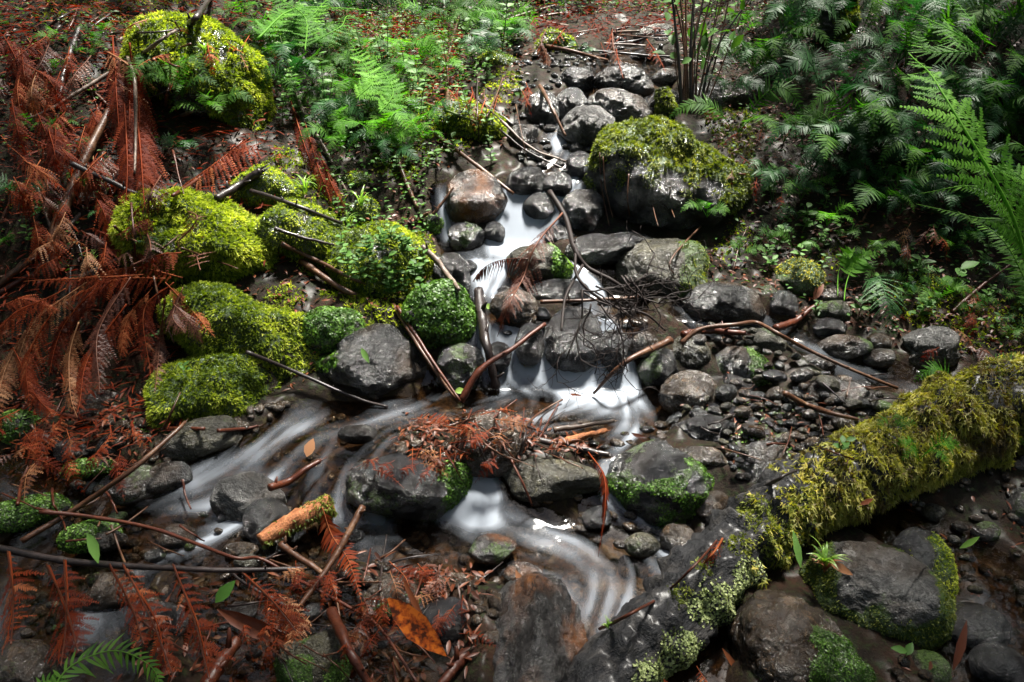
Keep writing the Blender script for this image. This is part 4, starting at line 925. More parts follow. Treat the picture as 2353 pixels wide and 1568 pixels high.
K([(-10,660),(83,590),(163,533)], 9, 'stem', 'split brown stem at the left edge, upper of the pair', taper=.8)
K([(0,672),(90,620),(160,573)], 7, 'stem_red', 'split brown stem at the left edge, lower of the pair')
K([(73,640),(90,615),(105,606)], 9, 'stem', 'short broken stub beside the foot of the curved brown stem')
K([(182,638),(230,618),(285,588)], 7, 'stem_grey', 'grey stick pointing at the big moss mound')
K([(497,457),(550,425),(600,394)], 8, 'stem_dark', 'broken dark stem end jutting over the big moss mound', taper=1.1)
K([(578,441),(684,474),(785,514)], 6, 'stem_dark', 'black stick across the moss behind the big mound')
K([(630,526),(700,548),(767,563)], 5, 'stem_dark', 'short black stick right of the big moss mound')
K([(645,560),(715,592),(790,632),(830,650)], 6, 'stem', 'pale brown stem above the seedlings')
K([(690,600),(785,663),(851,693),(918,742)], 8, 'stem', 'long thick brown stem below the seedlings')
K([(903,700,.08),(970,810,.1),(1045,915,.05)], 5, 'stem', 'left one of two straight stems leaning into the litter pile')
K([(912,705,.09),(985,815,.12),(1057,922,.06)], 5, 'stem_red', 'right one of two straight stems leaning into the litter pile')
K([(1060,922,.05),(1105,850,.1),(1180,800,.1),(1252,745,.05)], 8, 'stem_red', 'red brown stem slanting across the twin falls')
K([(1540,783,.06),(1440,832,.12),(1363,905,.03)], 9, 'stem', 'tapered bright stick dipping into the main pool', taper=.35)
K([(1565,790,.04),(1610,757,.06),(1690,746,.08),(1738,742,.1),(1790,768,.1),(1850,800,.1),(1960,850,.08),(2062,892,.03)], 6, 'stem', 'long bent stick over the gravel bar', n=50)
K([(1570,770),(1620,760),(1680,764),(1712,766)], 9, 'stem_red', 'curled red bark strip under the bend of the long stick')
K([(1783,755),(1830,735),(1877,700)], 9, 'stem_red', 'brown plank of wood left of the drooping fern')
K([(565,808,.05),(680,855,.06),(800,908,.05),(892,936,.02)], 5, 'stem_dark', 'thin dark stick from the long mossy boulder down to the left pool')
K([(48,1245,.05),(180,1165,.06),(300,1082,.08),(400,995,.05),(425,968,.04)], 7, 'stem', 'long split stick slanting over the left shallows', n=40)
K([(90,1177,.06),(200,1187,.08),(340,1212,.08),(450,1250,.08),(540,1283,.08),(600,1285,.08),(690,1335,.06),(800,1395,.05),(870,1440,.05),(960,1568,.05)], 5, 'stem_red', 'thin wavy red brown branch running across the lower left', n=70)
K([(-10,1258,.08),(130,1285,.1),(280,1300,.1),(480,1310,.1),(700,1308,.06)], 9, 'stem_dark', 'thick dark horizontal stem with dead fronds hanging from it', n=50)
K([(645,1250,.05),(700,1290,.06),(765,1332,.04)], 9, 'stem', 'brown board of wood below the rotten log chunk')
K([(835,1163,.06),(770,1280,.1),(685,1398,.06)], 9, 'stem', 'straight brown stick leaning beside the reddish fern frond')
K([(762,1405,.1),(800,1490,.1),(860,1590,.1)], 14, 'stem_red', 'thick red stem at the bottom left of the pointed boulder')
K([(1070,1500,.05),(1035,1545,.06),(1000,1590,.06)], 15, 'stem_red', 'thick red stem end touching the pointed boulder')
K([(545,1475,.08),(510,1520,.08),(470,1580,.08)], 14, 'stem_red', 'glossy red split stem at the bottom edge', taper=1.3)
K([(1273,988,.04),(1340,978,.05),(1412,968,.04)], 7, 'stem_grey', 'short cut stem on the rim of the main pool')
K([(1230,1010,.03),(1350,1035,.03),(1400,1045,.02)], 9, 'stem_dark', 'dark log behind the flat oval stone')
K([(1275,1022,.06),(1330,1005,.07),(1392,990,.05)], 9, 'rotten', 'splintered pale piece of bark beside the cut stem', rough=.4, taper=.6)
K([(1378,1445,.08),(1450,1410,.1),(1520,1370,.1),(1600,1295,.1),(1672,1213,.06)], 4, 'stem_red', 'thin orange thorny twig over the lower run', n=30)
K([(1027,250),(1028,190,.1),(1033,120,.15),(1068,-10,.2)], 5, 'stem', 'upright pale brown stem left of the upper stream', n=30)
K([(928,75),(955,110),(978,168)], 5, 'stem_grey', 'pale short curved stick on the red fern litter')
K([(868,280,.06),(901,333,.06),(925,400,.05),(960,480,.03)], 7, 'stem', 'smooth brown stem leaning left of the brown and grey boulder')
K([(940,270,.05),(1018,322,.08),(1085,372,.1),(1180,445,.05)], 6, 'stem', 'long brown stem sloping down to the top of the white cascade')
K([(1070,208,.04),(1118,243,.06),(1180,287,.03)], 5, 'stem_dark', 'dark stem right of the mossy hummock')
K([(1151,277),(1220,340,.04),(1300,372)], 3.5, 'stem_grey', 'thin grey twig across the narrow run')
K([(1150,300),(1215,350,.04),(1300,390)], 3, 'stem_dark', 'thin dark twig below the thin grey twig')
K([(1240,198,.05),(1261,235,.06),(1299,312,.03)], 5, 'stem', 'brown stick leaning over the dark boulder of the upper stream')
K([(1070,173),(1150,172),(1251,166)], 4, 'stem_dark', 'black horizontal stick right of the pale brown stem')
K([(905,184),(1000,165),(1078,155)], 4, 'stem_dark', 'black stick under the yellow moss lump')
K([(1231,40),(1330,28),(1430,30),(1541,28)], 4, 'stem', 'topmost thin pale stem across the head of the stream')
K([(1235,47),(1368,72),(1470,73)], 4, 'stem_grey', 'second thin pale stem across the head of the stream')
K([(1195,93,.05),(1301,115,.08),(1397,138,.04)], 5, 'stem', 'brown stick crossing in front of the moss ball')
K([(1351,100),(1450,104),(1569,110)], 3, 'stem_grey', 'thin straight stick before the pale mossy boulder')
K([(1358,117),(1460,126),(1568,131)], 3, 'stem_dark', 'lower thin dark stick before the pale mossy boulder')
K([(811,64),(890,62),(968,58)], 4, 'stem_grey', 'pale straight stick near the top behind the red litter')
K([(790,90),(900,88),(1100,90),(1190,95)], 3.5, 'stem_dark', 'long thin dark stick near the top behind the red litter')
K([(700,190),(730,240,.05),(760,300)], 5, 'stem_dark', 'dark short stem among the ferns left of the smooth brown stem')
K([(995,493),(1020,462,.04),(1042,430)], 4, 'stem', 'thin bright stick leaning on the brown and grey boulder')
K([(948,518),(965,503),(985,492)], 6, 'stem', 'stub of brown stem by the small liverwort stone')
K([(968,566),(1005,600,.04),(1030,635,.05),(1055,665,.02)], 8, 'stem_grey', 'smooth grey stem on the black wet rock')
K([(1098,668,.04),(1108,735,.05),(1120,800,.05),(1140,892,.02)], 14, 'stem_dark', 'rough black upright stump of wood in the fall', rough=.3, n=30)
K([(1241,695,.08),(1350,690,.1),(1465,683,.06)], 5, 'stem', 'straight brown stick lying through the twig tangle')
K([(2188,718,.04),(2240,670,.08),(2332,600,.1)], 5, 'stem_red', 'red brown stem in the dark of the right bank')
K([(1803,903),(1853,930),(1910,950),(1972,965)], 7, 'stem', 'brown split stick on the lower gravel bar')
K([(357,280),(400,270),(441,257)], 6, 'stem_grey', 'short pale stem below the tall moss dome')
K([(397,450,.05),(450,415,.08),(500,377,.08),(562,320,.06)], 4, 'stem_red', 'thin orange stem over the dead frond behind the big moss mound')
K([(288,385,.15),(320,360,.15),(348,330,.12)], 4, 'stem_grey', 'small grey stick crossing the hanging dead frond')
K([(147,768,.1),(180,720,.1),(214,678,.08)], 11, 'stem_red', 'broken orange brown stem among the dead fronds at left', taper=.9)
K([(430,62,.1),(455,35,.15),(486,-10,.2)], 8, 'stem_dark', 'dark leaning branch at the top left of the moss dome')
K([(317,133,.05),(360,100,.08),(402,70,.08)], 5, 'stem_grey', 'pale stick running up to the dark leaning branch')
K([(0,520),(30,470),(60,440)], 8, 'stem', 'brown stem at the left edge beside the small dark fern')
K([(1370,-10,.1),(1180,40,.1),(1100,80,.05)], 3.5, 'stem_grey', 'thin bent twig above the yellow moss lump')
K([(80,940),(200,965),(330,985),(470,985)], 7, 'stem_red', 'dark red stem behind the smooth dark stone')
K([(500,990),(560,985),(590,980)], 5, 'stem_red', 'red stem end poking out by the left rapids')
K([(40,1160,.05),(50,1110,.08),(62,1075,.08)], 4, 'stem_red', 'thin orange stick standing in the brown left pool')
K([(660,180),(690,240,.06),(700,268,.08),(745,340,.08),(795,440,.04)], 5, 'stem_grey', 'straight grey stem of the hanging dead fern right of the moss dome')
K([(620,1120,.06),(665,1105,.08),(700,1080,.08),(735,1060,.06)], 9, 'stem_red', 'curled strip of red bark in the left rapids')
K([(1755,1120),(1790,1100),(1830,1080)], 5, 'stem_dark', 'small twig at the top end of the black log')
K([(660,1395),(560,1340),(520,1300)], 4, 'stem_dark', 'dark twig under the curved branch near the bottom')
K([(1610,520),(1540,600,.05),(1560,640)], 2.5, 'stem', 'thin hanging root strand on the olive boulder')
K([(270,1360,.1),(330,1430,.1),(430,1500,.1)], 3.5, 'stem_red', 'thin red stalk among the hanging fronds at bottom left')
for k_, (a_, b_) in enumerate([((1378,350),(1400,520)), ((1385,360),(1408,500)), ((1500,420),(1512,520)), ((1540,430),(1550,500)), ((1445,400),(1450,510))]):
    K([(a_[0],a_[1],.03), ((a_[0]+b_[0])/2-6,(a_[1]+b_[1])/2,.04), (b_[0],b_[1],.05)], 1.6, 'stem', 'thin root strand hanging down the dark front of the olive moss boulder', 'root strands on the olive moss boulder', name='root_strand', cat='root', n=14, k=5)
rgs = random.Random(11)
def twigs(n, box, lmin, lmax, rpx, mats, label, group, amin=-90, amax=90):
    for _ in range(n):
        u, v = rgs.uniform(box[0], box[2]), rgs.uniform(box[1], box[3]); L = rgs.uniform(lmin, lmax); a = R(rgs.uniform(amin, amax))
        K([(u, v, .03), (u + L * .5 * math.cos(a) + rgs.uniform(-5, 5), v - L * .5 * math.sin(a) + rgs.uniform(-5, 5), .05), (u + L * math.cos(a), v - L * math.sin(a), .03)], rgs.uniform(*rpx), rgs.choice(mats), label, group, n=12, k=5, name='twig', cat='twig')
twigs(60, (0, 60, 420, 640), 50, 170, (1.5, 4), ['stem', 'stem_red', 'stem_grey', 'stem_dark'], 'thin twig in the dead fern tangle of the left bank', 'twigs of the left tangle')
twigs(34, (640, 20, 1200, 330), 50, 180, (1.2, 3), ['stem', 'stem_grey', 'stem_dark', 'stem_green'], 'thin twig on the bank left of the upper stream', 'twigs left of the upper stream')
twigs(40, (930, 960, 1240, 1060), 40, 120, (1.5, 3.5), ['stem_red', 'stem_red', 'stem_dark', 'stem'], 'thin twig in the midstream litter pile', 'twigs of the litter pile')
twigs(46, (450, 1280, 1100, 1540), 50, 150, (1.5, 3.5), ['stem_red', 'stem_dark', 'stem'], 'thin twig in the wet litter at the bottom', 'twigs of the bottom litter')
twigs(22, (1600, 850, 2050, 1080), 30, 90, (1.2, 3), ['stem_red', 'stem_dark', 'stem'], 'thin twig on the gravel bar', 'twigs of the gravel bar')
twigs(26, (1650, 100, 2300, 640), 40, 140, (1, 2.5), ['stem', 'stem_dark', 'stem_red'], 'thin twig among the ferns of the right bank', 'twigs of the right bank')
twigs(14, (1240, 20, 1560, 140), 60, 200, (1.2, 2.5), ['stem_dark', 'stem', 'stem_red'], 'thin twig across the head of the stream', 'twigs at the head of the stream', -15, 15)
twigs(24, (0, 950, 420, 1260), 40, 120, (1.5, 3.5), ['stem_red', 'stem'], 'thin twig in the left shallows', 'twigs of the left shallows')

# ------------------------------------------------------------------ tangled dead branch over the falls
B = on(1420, 760, .1); root = empty('tangled_branch', B, 'dead branch with a tangle of fine black twigs hanging over the twin falls', 'branch')
K([(1262,440,.1),(1300,500,.14),(1320,570,.18),(1350,615,.2),(1400,640,.22),(1430,660,.2)], 7, 'twig_black', '', parent=root, name='limb', n=30)
K([(1322,580,.18),(1330,640,.2),(1400,700,.2),(1480,720,.16),(1530,760,.1)], 4, 'twig_black', '', parent=root, name='limb', n=30)
K([(1340,610,.2),(1300,680,.22),(1290,760,.18)], 4, 'twig_black', '', parent=root, name='limb', n=24)
tr = random.Random(3); tw = MB(); TP = []
def grow(u, v, d, a, L, r, lv):
    P = [(u, v, d)]; n = 5
    for k in range(n):
        a += tr.uniform(-.45, .45); u += L / n * math.cos(a); v += L / n * math.sin(a); d += tr.uniform(-.012, .012); P.append((u, v, d))
        if lv and tr.random() < .5: grow(u, v, d, a + tr.choice((-1, 1)) * tr.uniform(.5, 1.3), L * tr.uniform(.45, .75), r * .65, lv - 1)
    TP.append((P, r))
for _ in range(12): grow(tr.uniform(1310, 1450), tr.uniform(620, 720), tr.uniform(.1, .24), tr.uniform(-.5, 1.9), tr.uniform(90, 190), 2.5, 3)
for P, r in TP:
    tq = float(surf(1400, 720)); Q = np.array([CAMP + rayd(u, v) * (2.62 - d) for u, v, d in P]); m = 2.5 / F
    tube(tw, Q, r * m * np.linspace(1, .6, len(Q)), 4)
tw.build('twigs', M['twig_black'], root)

# ------------------------------------------------------------------ shrub of thin stems right of the upper stream
B = on(1585, 285); root = empty('shrub', B, 'tall shrub of many thin brown stems standing on the boulder right of the stream', 'shrub')
for k, (dx, tu, tv) in enumerate([(-12,1545,0),(-6,1560,-40),(0,1575,-60),(4,1600,-60),(8,1625,-40),(12,1680,-30),(16,1735,-20),(-3,1550,60),(10,1650,-60),(6,1610,30),(-15,1535,-60),(14,1700,40),(2,1590,-20),(6,1660,-10),(-9,1552,10),(9,1640,60)]):
    p0 = B + np.array([dx * .0028, 0, -.02]); e = CAMP + rayd(tu, tv) * (depth(B) - .15 + .1 * rgs.random()); mid = (p0 + e) / 2 + np.array([rgs.uniform(-.04, .04), 0, .02]) - (e - p0) * np.array([.12, 0, 0])
    C = spline([p0, mid, e, e + (e - mid) * .6], 26); mb = MB(); tube(mb, C, (.008 if k < 5 else .0048) * np.linspace(1, .5, 26) * rgs.uniform(.7, 1.2), 7, .12, seed=k); mb.build('stem', M['stem'] if k % 3 else M['stem_dark'], root)
mb = MB(); rng = np.random.default_rng(4)
P = np.array([CAMP + rayd(rng.uniform(1520, 1720), rng.uniform(-40, 140)) * (depth(B) + rng.uniform(-.25, .15)) for _ in range(46)])
leaves(mb, P, nrm(rng.normal(size=(46, 3)) + [0, -.3, -.2]), nrm(rng.normal(size=(46, 3)) * .5 + [0, -.4, 1]), .07 * rng.uniform(.6, 1.2, 46), .04, .55, rng); mb.build('foliage', M['leaf'], root)

# mossy stump, top right; mossy post by the shrub
def stump(pts, label, mt, mossm, wfn, L=8, dens=60000, name='mossy_stump'):
    Cp = []
    for u, v, r, d in pts:
        t_ = float(surf(pts[0][0], pts[0][1])) - d; Cp.append(np.append(CAMP + rayd(u, v) * t_, r * t_ / F))
    Cs = spline(Cp, 50); C, rr = Cs[:, :3], Cs[:, 3]; root = empty(name, C[0], label, 'stump')
    mb = MB(); tube(mb, C, rr, 26, .35, seed=len(label)); v_, q_, _, _ = mb.arrays(); mb.build('wood', M[mt], root); splat(v_)
    f_ = np.vstack([q_[:, [0, 1, 2]], q_[:, [0, 2, 3]]]); N_, _ = vnormals(v_, f_)
    if ((v_ - np.repeat(C, 26, 0)) * N_).sum(1).mean() < 0: f_ = f_[:, ::-1]
    u, v, t = proj(v_); P, NN = scatter(v_, f_, np.clip(wfn(u, v), 0, 1), dens, np.random.default_rng(9)); m = depth(C[0]) / F
    mb = MB(); moss_mesh(mb, P, NN, m, np.random.default_rng(9), L=L); mb.build('moss', M[mossm], root)
stump([(1915,95,45,0),(1925,40,38,.05),(1935,-60,30,.1)], 'dark broken stump with moss down its right side near the top right', 'bark', 'moss_olive', lambda u, v: sm(u, 1920, 1945))
stump([(1530,265,22,.02),(1528,235,20,.04),(1520,205,13,.04)], 'little mossy stump at the foot of the shrub stems', 'bark', 'moss_olive', lambda u, v: 1 + 0 * u, L=6)

# ------------------------------------------------------------------ dead fern fronds
D = frond
for k, (a, b, lab) in enumerate([((262,85),(270,330),'left edge'), ((285,80),(300,430),'left half'), ((300,100),(313,410),'middle'), ((295,120),(345,480),'right half'), ((280,200),(290,540),'lower end'), ((320,260),(360,500),'lower right edge')]):
    D([(a[0],a[1],.1),((a[0]+b[0])/2+6,(a[1]+b[1])/2,.16),(b[0],b[1],.1)], 130, 'dead', 'rust red dead frond hanging straight down at upper left, ' + lab + ' of the bundle', 'bundle of hanging dead fronds', droop=.5, ang=48, base=.45, pairs=28, clear=.05)
K([(290,120,.25),(308,180,.25),(313,300,.25),(310,400,.22)], 4.5, 'stem_grey', 'grey brown stalk down the middle of the hanging bundle of dead fronds')
D([(575,318,.06),(490,370,.1),(400,452,.04)], 130, 'dead', 'red dead frond spread behind the big moss mound', droop=.6, base=.55)
D([(600,330,.05),(540,345,.1),(470,360,.05)], 90, 'dead', 'curled red dead frond under the tall moss dome', droop=.8, base=.6)
D([(300,610,.06),(400,560,.1),(455,500,.1),(430,480,.08)], 70, 'dead_dark', 'curled brown dead frond lying up on the big moss mound', droop=.2, base=.75, pw=.9)
D([(460,620,.06),(440,560,.1),(425,490,.08)], 80, 'dead_dark', 'second brown frond end curling on the big moss mound', droop=.2, base=.7)
D([(380,650,.08),(440,715,.12),(500,780,.06)], 60, 'dead', 'narrow dead frond trailing over the long mossy boulder', droop=.5, base=.7)
for k, (pts, w, base) in enumerate([([(380,640),(250,640),(120,700)],110,.6), ([(400,650),(330,720),(340,870)],100,.5), ([(300,640),(230,760),(225,900)],110,.45), ([(250,640),(140,740),(110,860)],110,.42),
     ([(200,650),(80,740),(20,860)],110,.45), ([(150,660),(40,720),(-20,760)],110,.5), ([(350,660),(290,740),(270,830)],80,.55), ([(420,660),(400,730),(420,770)],70,.65), ([(120,720),(60,820),(60,930)],90,.38),
     ([(60,760),(10,860),(0,960)],90,.42), ([(330,630),(200,640),(60,650)],90,.62), ([(290,700),(210,820),(170,950)],90,.4), ([(380,690),(370,790),(355,900)],70,.5), ([(30,800),(80,900),(110,960)],70,.4), ([(180,740),(150,840),(190,960)],80,.4),
     ([(420,640),(300,615),(200,640)],80,.68), ([(0,700),(60,690),(140,720)],80,.5), ([(400,700),(440,740),(470,790)],50,.7)]):
    D([(p[0], p[1], .1 + .05 * (k % 3)) for p in pts], w, ['dead', 'dead', 'dead_dark', 'dead', 'dead_tan'][k % 5], 'rust red dead frond drooping from the left bank above the pool', 'drooping dead fronds of the left bank', droop=.5, base=base + .08, ang=36, pairs=21, clear=.03, pw=1.15, ragged=.2)
for a, b, w, lab in [((668,230),(730,420),60,'upper'), ((700,280),(760,470),70,'middle'), ((735,350),(790,490),60,'lower')]:
    D([(a[0],a[1],.08),((a[0]+b[0])/2,(a[1]+b[1])/2,.1),(b[0],b[1],.06)], w, 'dead', lab + ' red dead frond on the straight grey stem', 'dead fronds on the straight grey stem', droop=.6, ang=45, base=.55, pairs=24)
def rnd_dead(n, box, lmin, lmax, w, mt, label, group, amin, amax, droop=.5, bases=(.35, .65), clear=.02):
    for _ in range(n):
        u, v = rgs.uniform(box[0], box[2]), rgs.uniform(box[1], box[3]); L = rgs.uniform(lmin, lmax); a = R(rgs.uniform(amin, amax))
        e = (u + L * math.cos(a), v - L * math.sin(a)); mdl = ((u + e[0]) / 2 + rgs.uniform(-.12, .12) * L, (v + e[1]) / 2 - .1 * L)
        hh_ = rgs.uniform(.03, .16) if amax < 0 and clear >= .02 and box[1] < 640 else .04
        D([(u, v, hh_), (*mdl, hh_ + .05), (*e, .03)], rgs.uniform(*w), mt if mt != 'dead' else rgs.choice(['dead', 'dead', 'dead', 'dead_tan', 'dead_dark']), label, group, droop=droop, base=rgs.uniform(*bases), pairs=max(7, int(L / 9)), clear=clear)
rnd_dead(46, (0, 70, 260, 400), 90, 170, (50, 85), 'dead', 'rust red dead frond in the upper left tangle', 'dead fronds of the upper left tangle', -150, -30, .6)
rnd_dead(30, (0, 350, 420, 600), 80, 150, (45, 75), 'dead', 'rust red dead frond in the left tangle above the split stems', 'dead fronds of the middle left tangle', -160, -10, .6)
rnd_dead(8, (330, 40, 620, 130), 60, 110, (30, 50), 'dead', 'small red dead frond behind the tall moss dome', 'dead fronds behind the moss dome', -170, -10, .4)
rnd_dead(20, (800, 60, 1020, 190), 60, 130, (35, 60), 'dead', 'red dead frond in the litter hollow near the top', 'dead fronds near the top', -170, 0, .3)
rnd_dead(10, (840, 0, 960, 60), 60, 100, (30, 45), 'dead', 'dull red dead frond hanging at the top edge', 'hanging dead fronds at the top edge', -110, -70, .8, (.2, .4))
rnd_dead(16, (1200, 30, 1520, 130), 50, 100, (22, 40), 'dead', 'small red dead frond by the head of the stream', 'dead fronds at the head of the stream', -140, -40, .6, (.3, .5))
rnd_dead(10, (1040, 180, 1280, 240), 40, 80, (20, 34), 'dead', 'small red dead frond beside the upper stream', 'dead fronds beside the upper stream', -120, -60, .6)
rnd_dead(20, (0, 900, 330, 1060), 60, 130, (30, 55), 'dead', 'red dead frond beside the brown left pool', 'dead fronds beside the left pool', -170, -20, .3)
rnd_dead(24, (930, 950, 1180, 1050), 50, 120, (25, 45), 'dead', 'wet red dead frond in the midstream litter pile', 'dead fronds of the litter pile', -170, 20, .15, (.4, .7))
rnd_dead(10, (820, 1050, 1050, 1080), 50, 90, (20, 36), 'dead', 'wet red dead frond draped on the wide black boulder', 'dead fronds on the wide black boulder', -160, -20, .3)
rnd_dead(34, (540, 1280, 1080, 1460), 60, 130, (28, 50), 'dead', 'wet red dead frond in the bottom litter', 'dead fronds of the bottom litter', -160, -20, .4, (.35, .6))
rnd_dead(8, (2140, 640, 2340, 800), 60, 110, (30, 48), 'dead', 'brown dead frond at the right edge', 'dead fronds at the right edge', -150, -20, .5, (.3, .5))
rnd_dead(6, (2080, 500, 2240, 560), 50, 90, (22, 34), 'dead', 'small orange dead frond in the dark of the right bank', 'dead fronds in the dark hollow', -120, -60, .5, (.5, .7))
rnd_dead(8, (1680, 250, 1820, 500), 40, 80, (18, 30), 'dead', 'small brown dead frond among the right bank ferns', 'dead fronds of the right bank', -150, -30, .5, (.3, .5))
for k, (a, b, w, lab) in enumerate([((150,1290),(140,1530),90,'second'), ((20,1270),(25,1480),80,'leftmost'), ((285,1300),(400,1560),80,'third'), ((400,1300),(480,1560),90,'fourth'), ((255,1300),(330,1480),60,'thin, after the second'), ((560,1320),(680,1450),70,'rightmost'), ((110,1300),(180,1500),80,'dark one behind the second')]):
    D([(a[0],a[1],.1),((a[0]+b[0])/2+8,(a[1]+b[1])/2,.2),(b[0],b[1],.2)], w, 'dead', 'dead frond under the dark horizontal stem, ' + lab, 'fronds on the dark horizontal stem', droop=.45, ang=25, base=.5, pairs=16, clear=.06, pw=.8, ragged=.35, shape='full')
    K([(a[0]-3,a[1]-3,.16),((a[0]+b[0])/2+8,(a[1]+b[1])/2,.27),(b[0],b[1],.27)], 2.2, 'stem_red', 'thin red stalk under the dark horizontal stem, ' + lab, 'stalks on the dark horizontal stem', clear=.07)
D([(740,1165,.1),(762,1230,.12),(800,1290,.1),(832,1395,.05)], 75, 'dead', 'reddish toothed dead frond right of the leaning brown stick', base=.68, droop=.2, kind='simple', pairs=34)
D([(895,1290,.06),(930,1330,.08),(945,1395,.04)], 45, 'dead', 'left of two bright red brown frond tips at the bottom', base=.7, droop=.3)
D([(960,1295,.06),(990,1330,.08),(1020,1375,.04)], 45, 'dead', 'right of two bright red brown frond tips at the bottom', base=.7, droop=.3)
D([(1292,490,.2),(1235,560,.24),(1205,640,.24),(1170,700,.22),(1140,775,.16)], 90, 'dead_dark', 'dark brown dead frond hanging before the stone with green weed', base=.45, droop=.5, miss=.25)
D([(1250,600,.2),(1180,596,.22),(1120,610,.2),(1090,640,.18)], 70, 'dead_dark', 'black dead frond tip reaching left over the white water', base=.35, droop=.9, miss=.2, kind='simple')
D([(1352,1040,.12),(1388,1095,.16),(1390,1180,.16),(1376,1280,.1)], 26, 'dead', 'narrow rust frond hanging from the litter past the flat oval stone', base=.45, droop=.8, kind='simple', pairs=40)
D([(1672,1215,.08),(1640,1270,.1),(1580,1330,.1),(1520,1375,.1)], 30, 'dead', 'narrow orange dead frond lying against the black log', base=.6, droop=.8)
D([(1600,1530,.04),(1625,1580,.08),(1640,1640,.06)], 40, 'dead', 'red dead frond under the black log at the bottom', base=.5, droop=.8)

# ------------------------------------------------------------------ living ferns
root = empty('tall_fern', on(2390, 640), 'tall fern arching in from the right edge with a bright lime green frond', 'fern')
def live(pts, w, mt, parent, **kw): D(pts, w, mt, '', parent=parent, name='frond', cap=.1, **kw)
live([(2370,640,.9),(2330,480,1.0),(2240,300,1.05),(2150,180,1.05),(2078,118,1.0)], 250, 'fern_bright', root, base=.6, shape='lance', ang=52, droop=.15, pairs=22)
live([(2400,620,.9),(2390,500,1.0),(2330,400,1.0),(2210,380,.95)], 150, 'fern_bright', root, base=.45, pairs=20, ang=40)
root2 = empty('tall_fern', on(2400, 760), 'dark fern at the right edge with narrow drooping blades below the lime green frond', 'fern')
for pts, w, b in [([(2400,700,.6),(2340,560,.8),(2260,430,.8),(2120,440,.7)], 70, .7), ([(2400,640,.7),(2330,520,.8),(2240,500,.8),(2110,470,.7)], 50, .8), ([(2400,760,.6),(2350,640,.7),(2290,540,.7),(2200,485,.6)], 60, .6),
                  ([(2400,500,.8),(2353,340,.9),(2290,345,.9),(2220,380,.8)], 44, .7), ([(2390,800,.5),(2370,680,.6),(2340,600,.6),(2280,560,.55)], 60, .55)]:
    live(pts, w, 'fern', root2, base=b, kind='simple', pairs=36, ang=35, droop=.3)
root3 = empty('tall_fern', on(2200, 90), 'sunlit pale green fern spread near the top right corner', 'fern')
for pts in [[(2250,110,.4),(2180,60,.6),(2090,30,.5)], [(2250,110,.4),(2200,90,.6),(2120,90,.5)], [(2260,100,.4),(2240,50,.6),(2190,10,.6)], [(2240,120,.4),(2140,110,.5),(2090,70,.5)]]:
    live(pts, 100, 'fern_bright', root3, base=.4, ang=35, shape='tri')
root4 = empty('tall_fern', on(650, 60), 'bright light green fern leaning in at the top left of centre', 'fern')
for pts, w in [([(590,90,.5),(660,30,.7),(740,15,.7),(860,20,.6)], 90), ([(700,120,.5),(700,40,.7),(640,0,.7),(560,-10,.6)], 90), ([(720,100,.5),(780,60,.7),(800,30,.7),(860,50,.6)], 70), ([(700,80,.5),(720,20,.6),(780,-20,.6)], 80), ([(820,230,.4),(850,190,.5),(820,140,.5),(790,100,.4)], 110), ([(870,260,.4),(905,215,.5),(880,170,.5),(830,130,.4)], 80)]:
    live(pts, w, 'fern_bright', root4, base=.5, ang=30, shape='tri')
rootb = empty('fern', on(60, 1560), 'arched green fern frond at the bottom left edge', 'fern')
live([(90,1660,.3),(150,1545,.35),(260,1500,.35),(345,1530,.33),(365,1580,.3)], 90, 'fern', rootb, base=.75, kind='simple', pairs=26, ang=30, droop=.3)
live([(60,1660,.3),(100,1570,.3),(150,1560,.3)], 70, 'fern', rootb, base=.6, kind='simple', pairs=16)
root5 = empty('fern', on(2010, 690), 'dark glossy drooping fern above the angular grey slab', 'fern')
live([(1985,640,.14),(2010,645,.2),(2030,700,.2),(2050,775,.1)], 120, 'fern_dark', root5, base=.8, ang=15, droop=.3, pairs=24)
root6 = empty('fern', on(1950, 690), 'young fern with a flat crown of lime green blades on a brown stalk', 'fern')
live([(1940,690,.02),(1945,640,.06),(1965,600,.1),(2020,585,.1)], 80, 'fern_bright', root6, base=.75, kind='simple', pairs=16, t0=.35, ang=5, droop=0)
live([(1925,680,.02),(1930,620,.06),(1960,585,.1),(1930,590,.1)], 60, 'fern_bright', root6, base=.75, kind='simple', pairs=12, t0=.4, ang=5, droop=0)
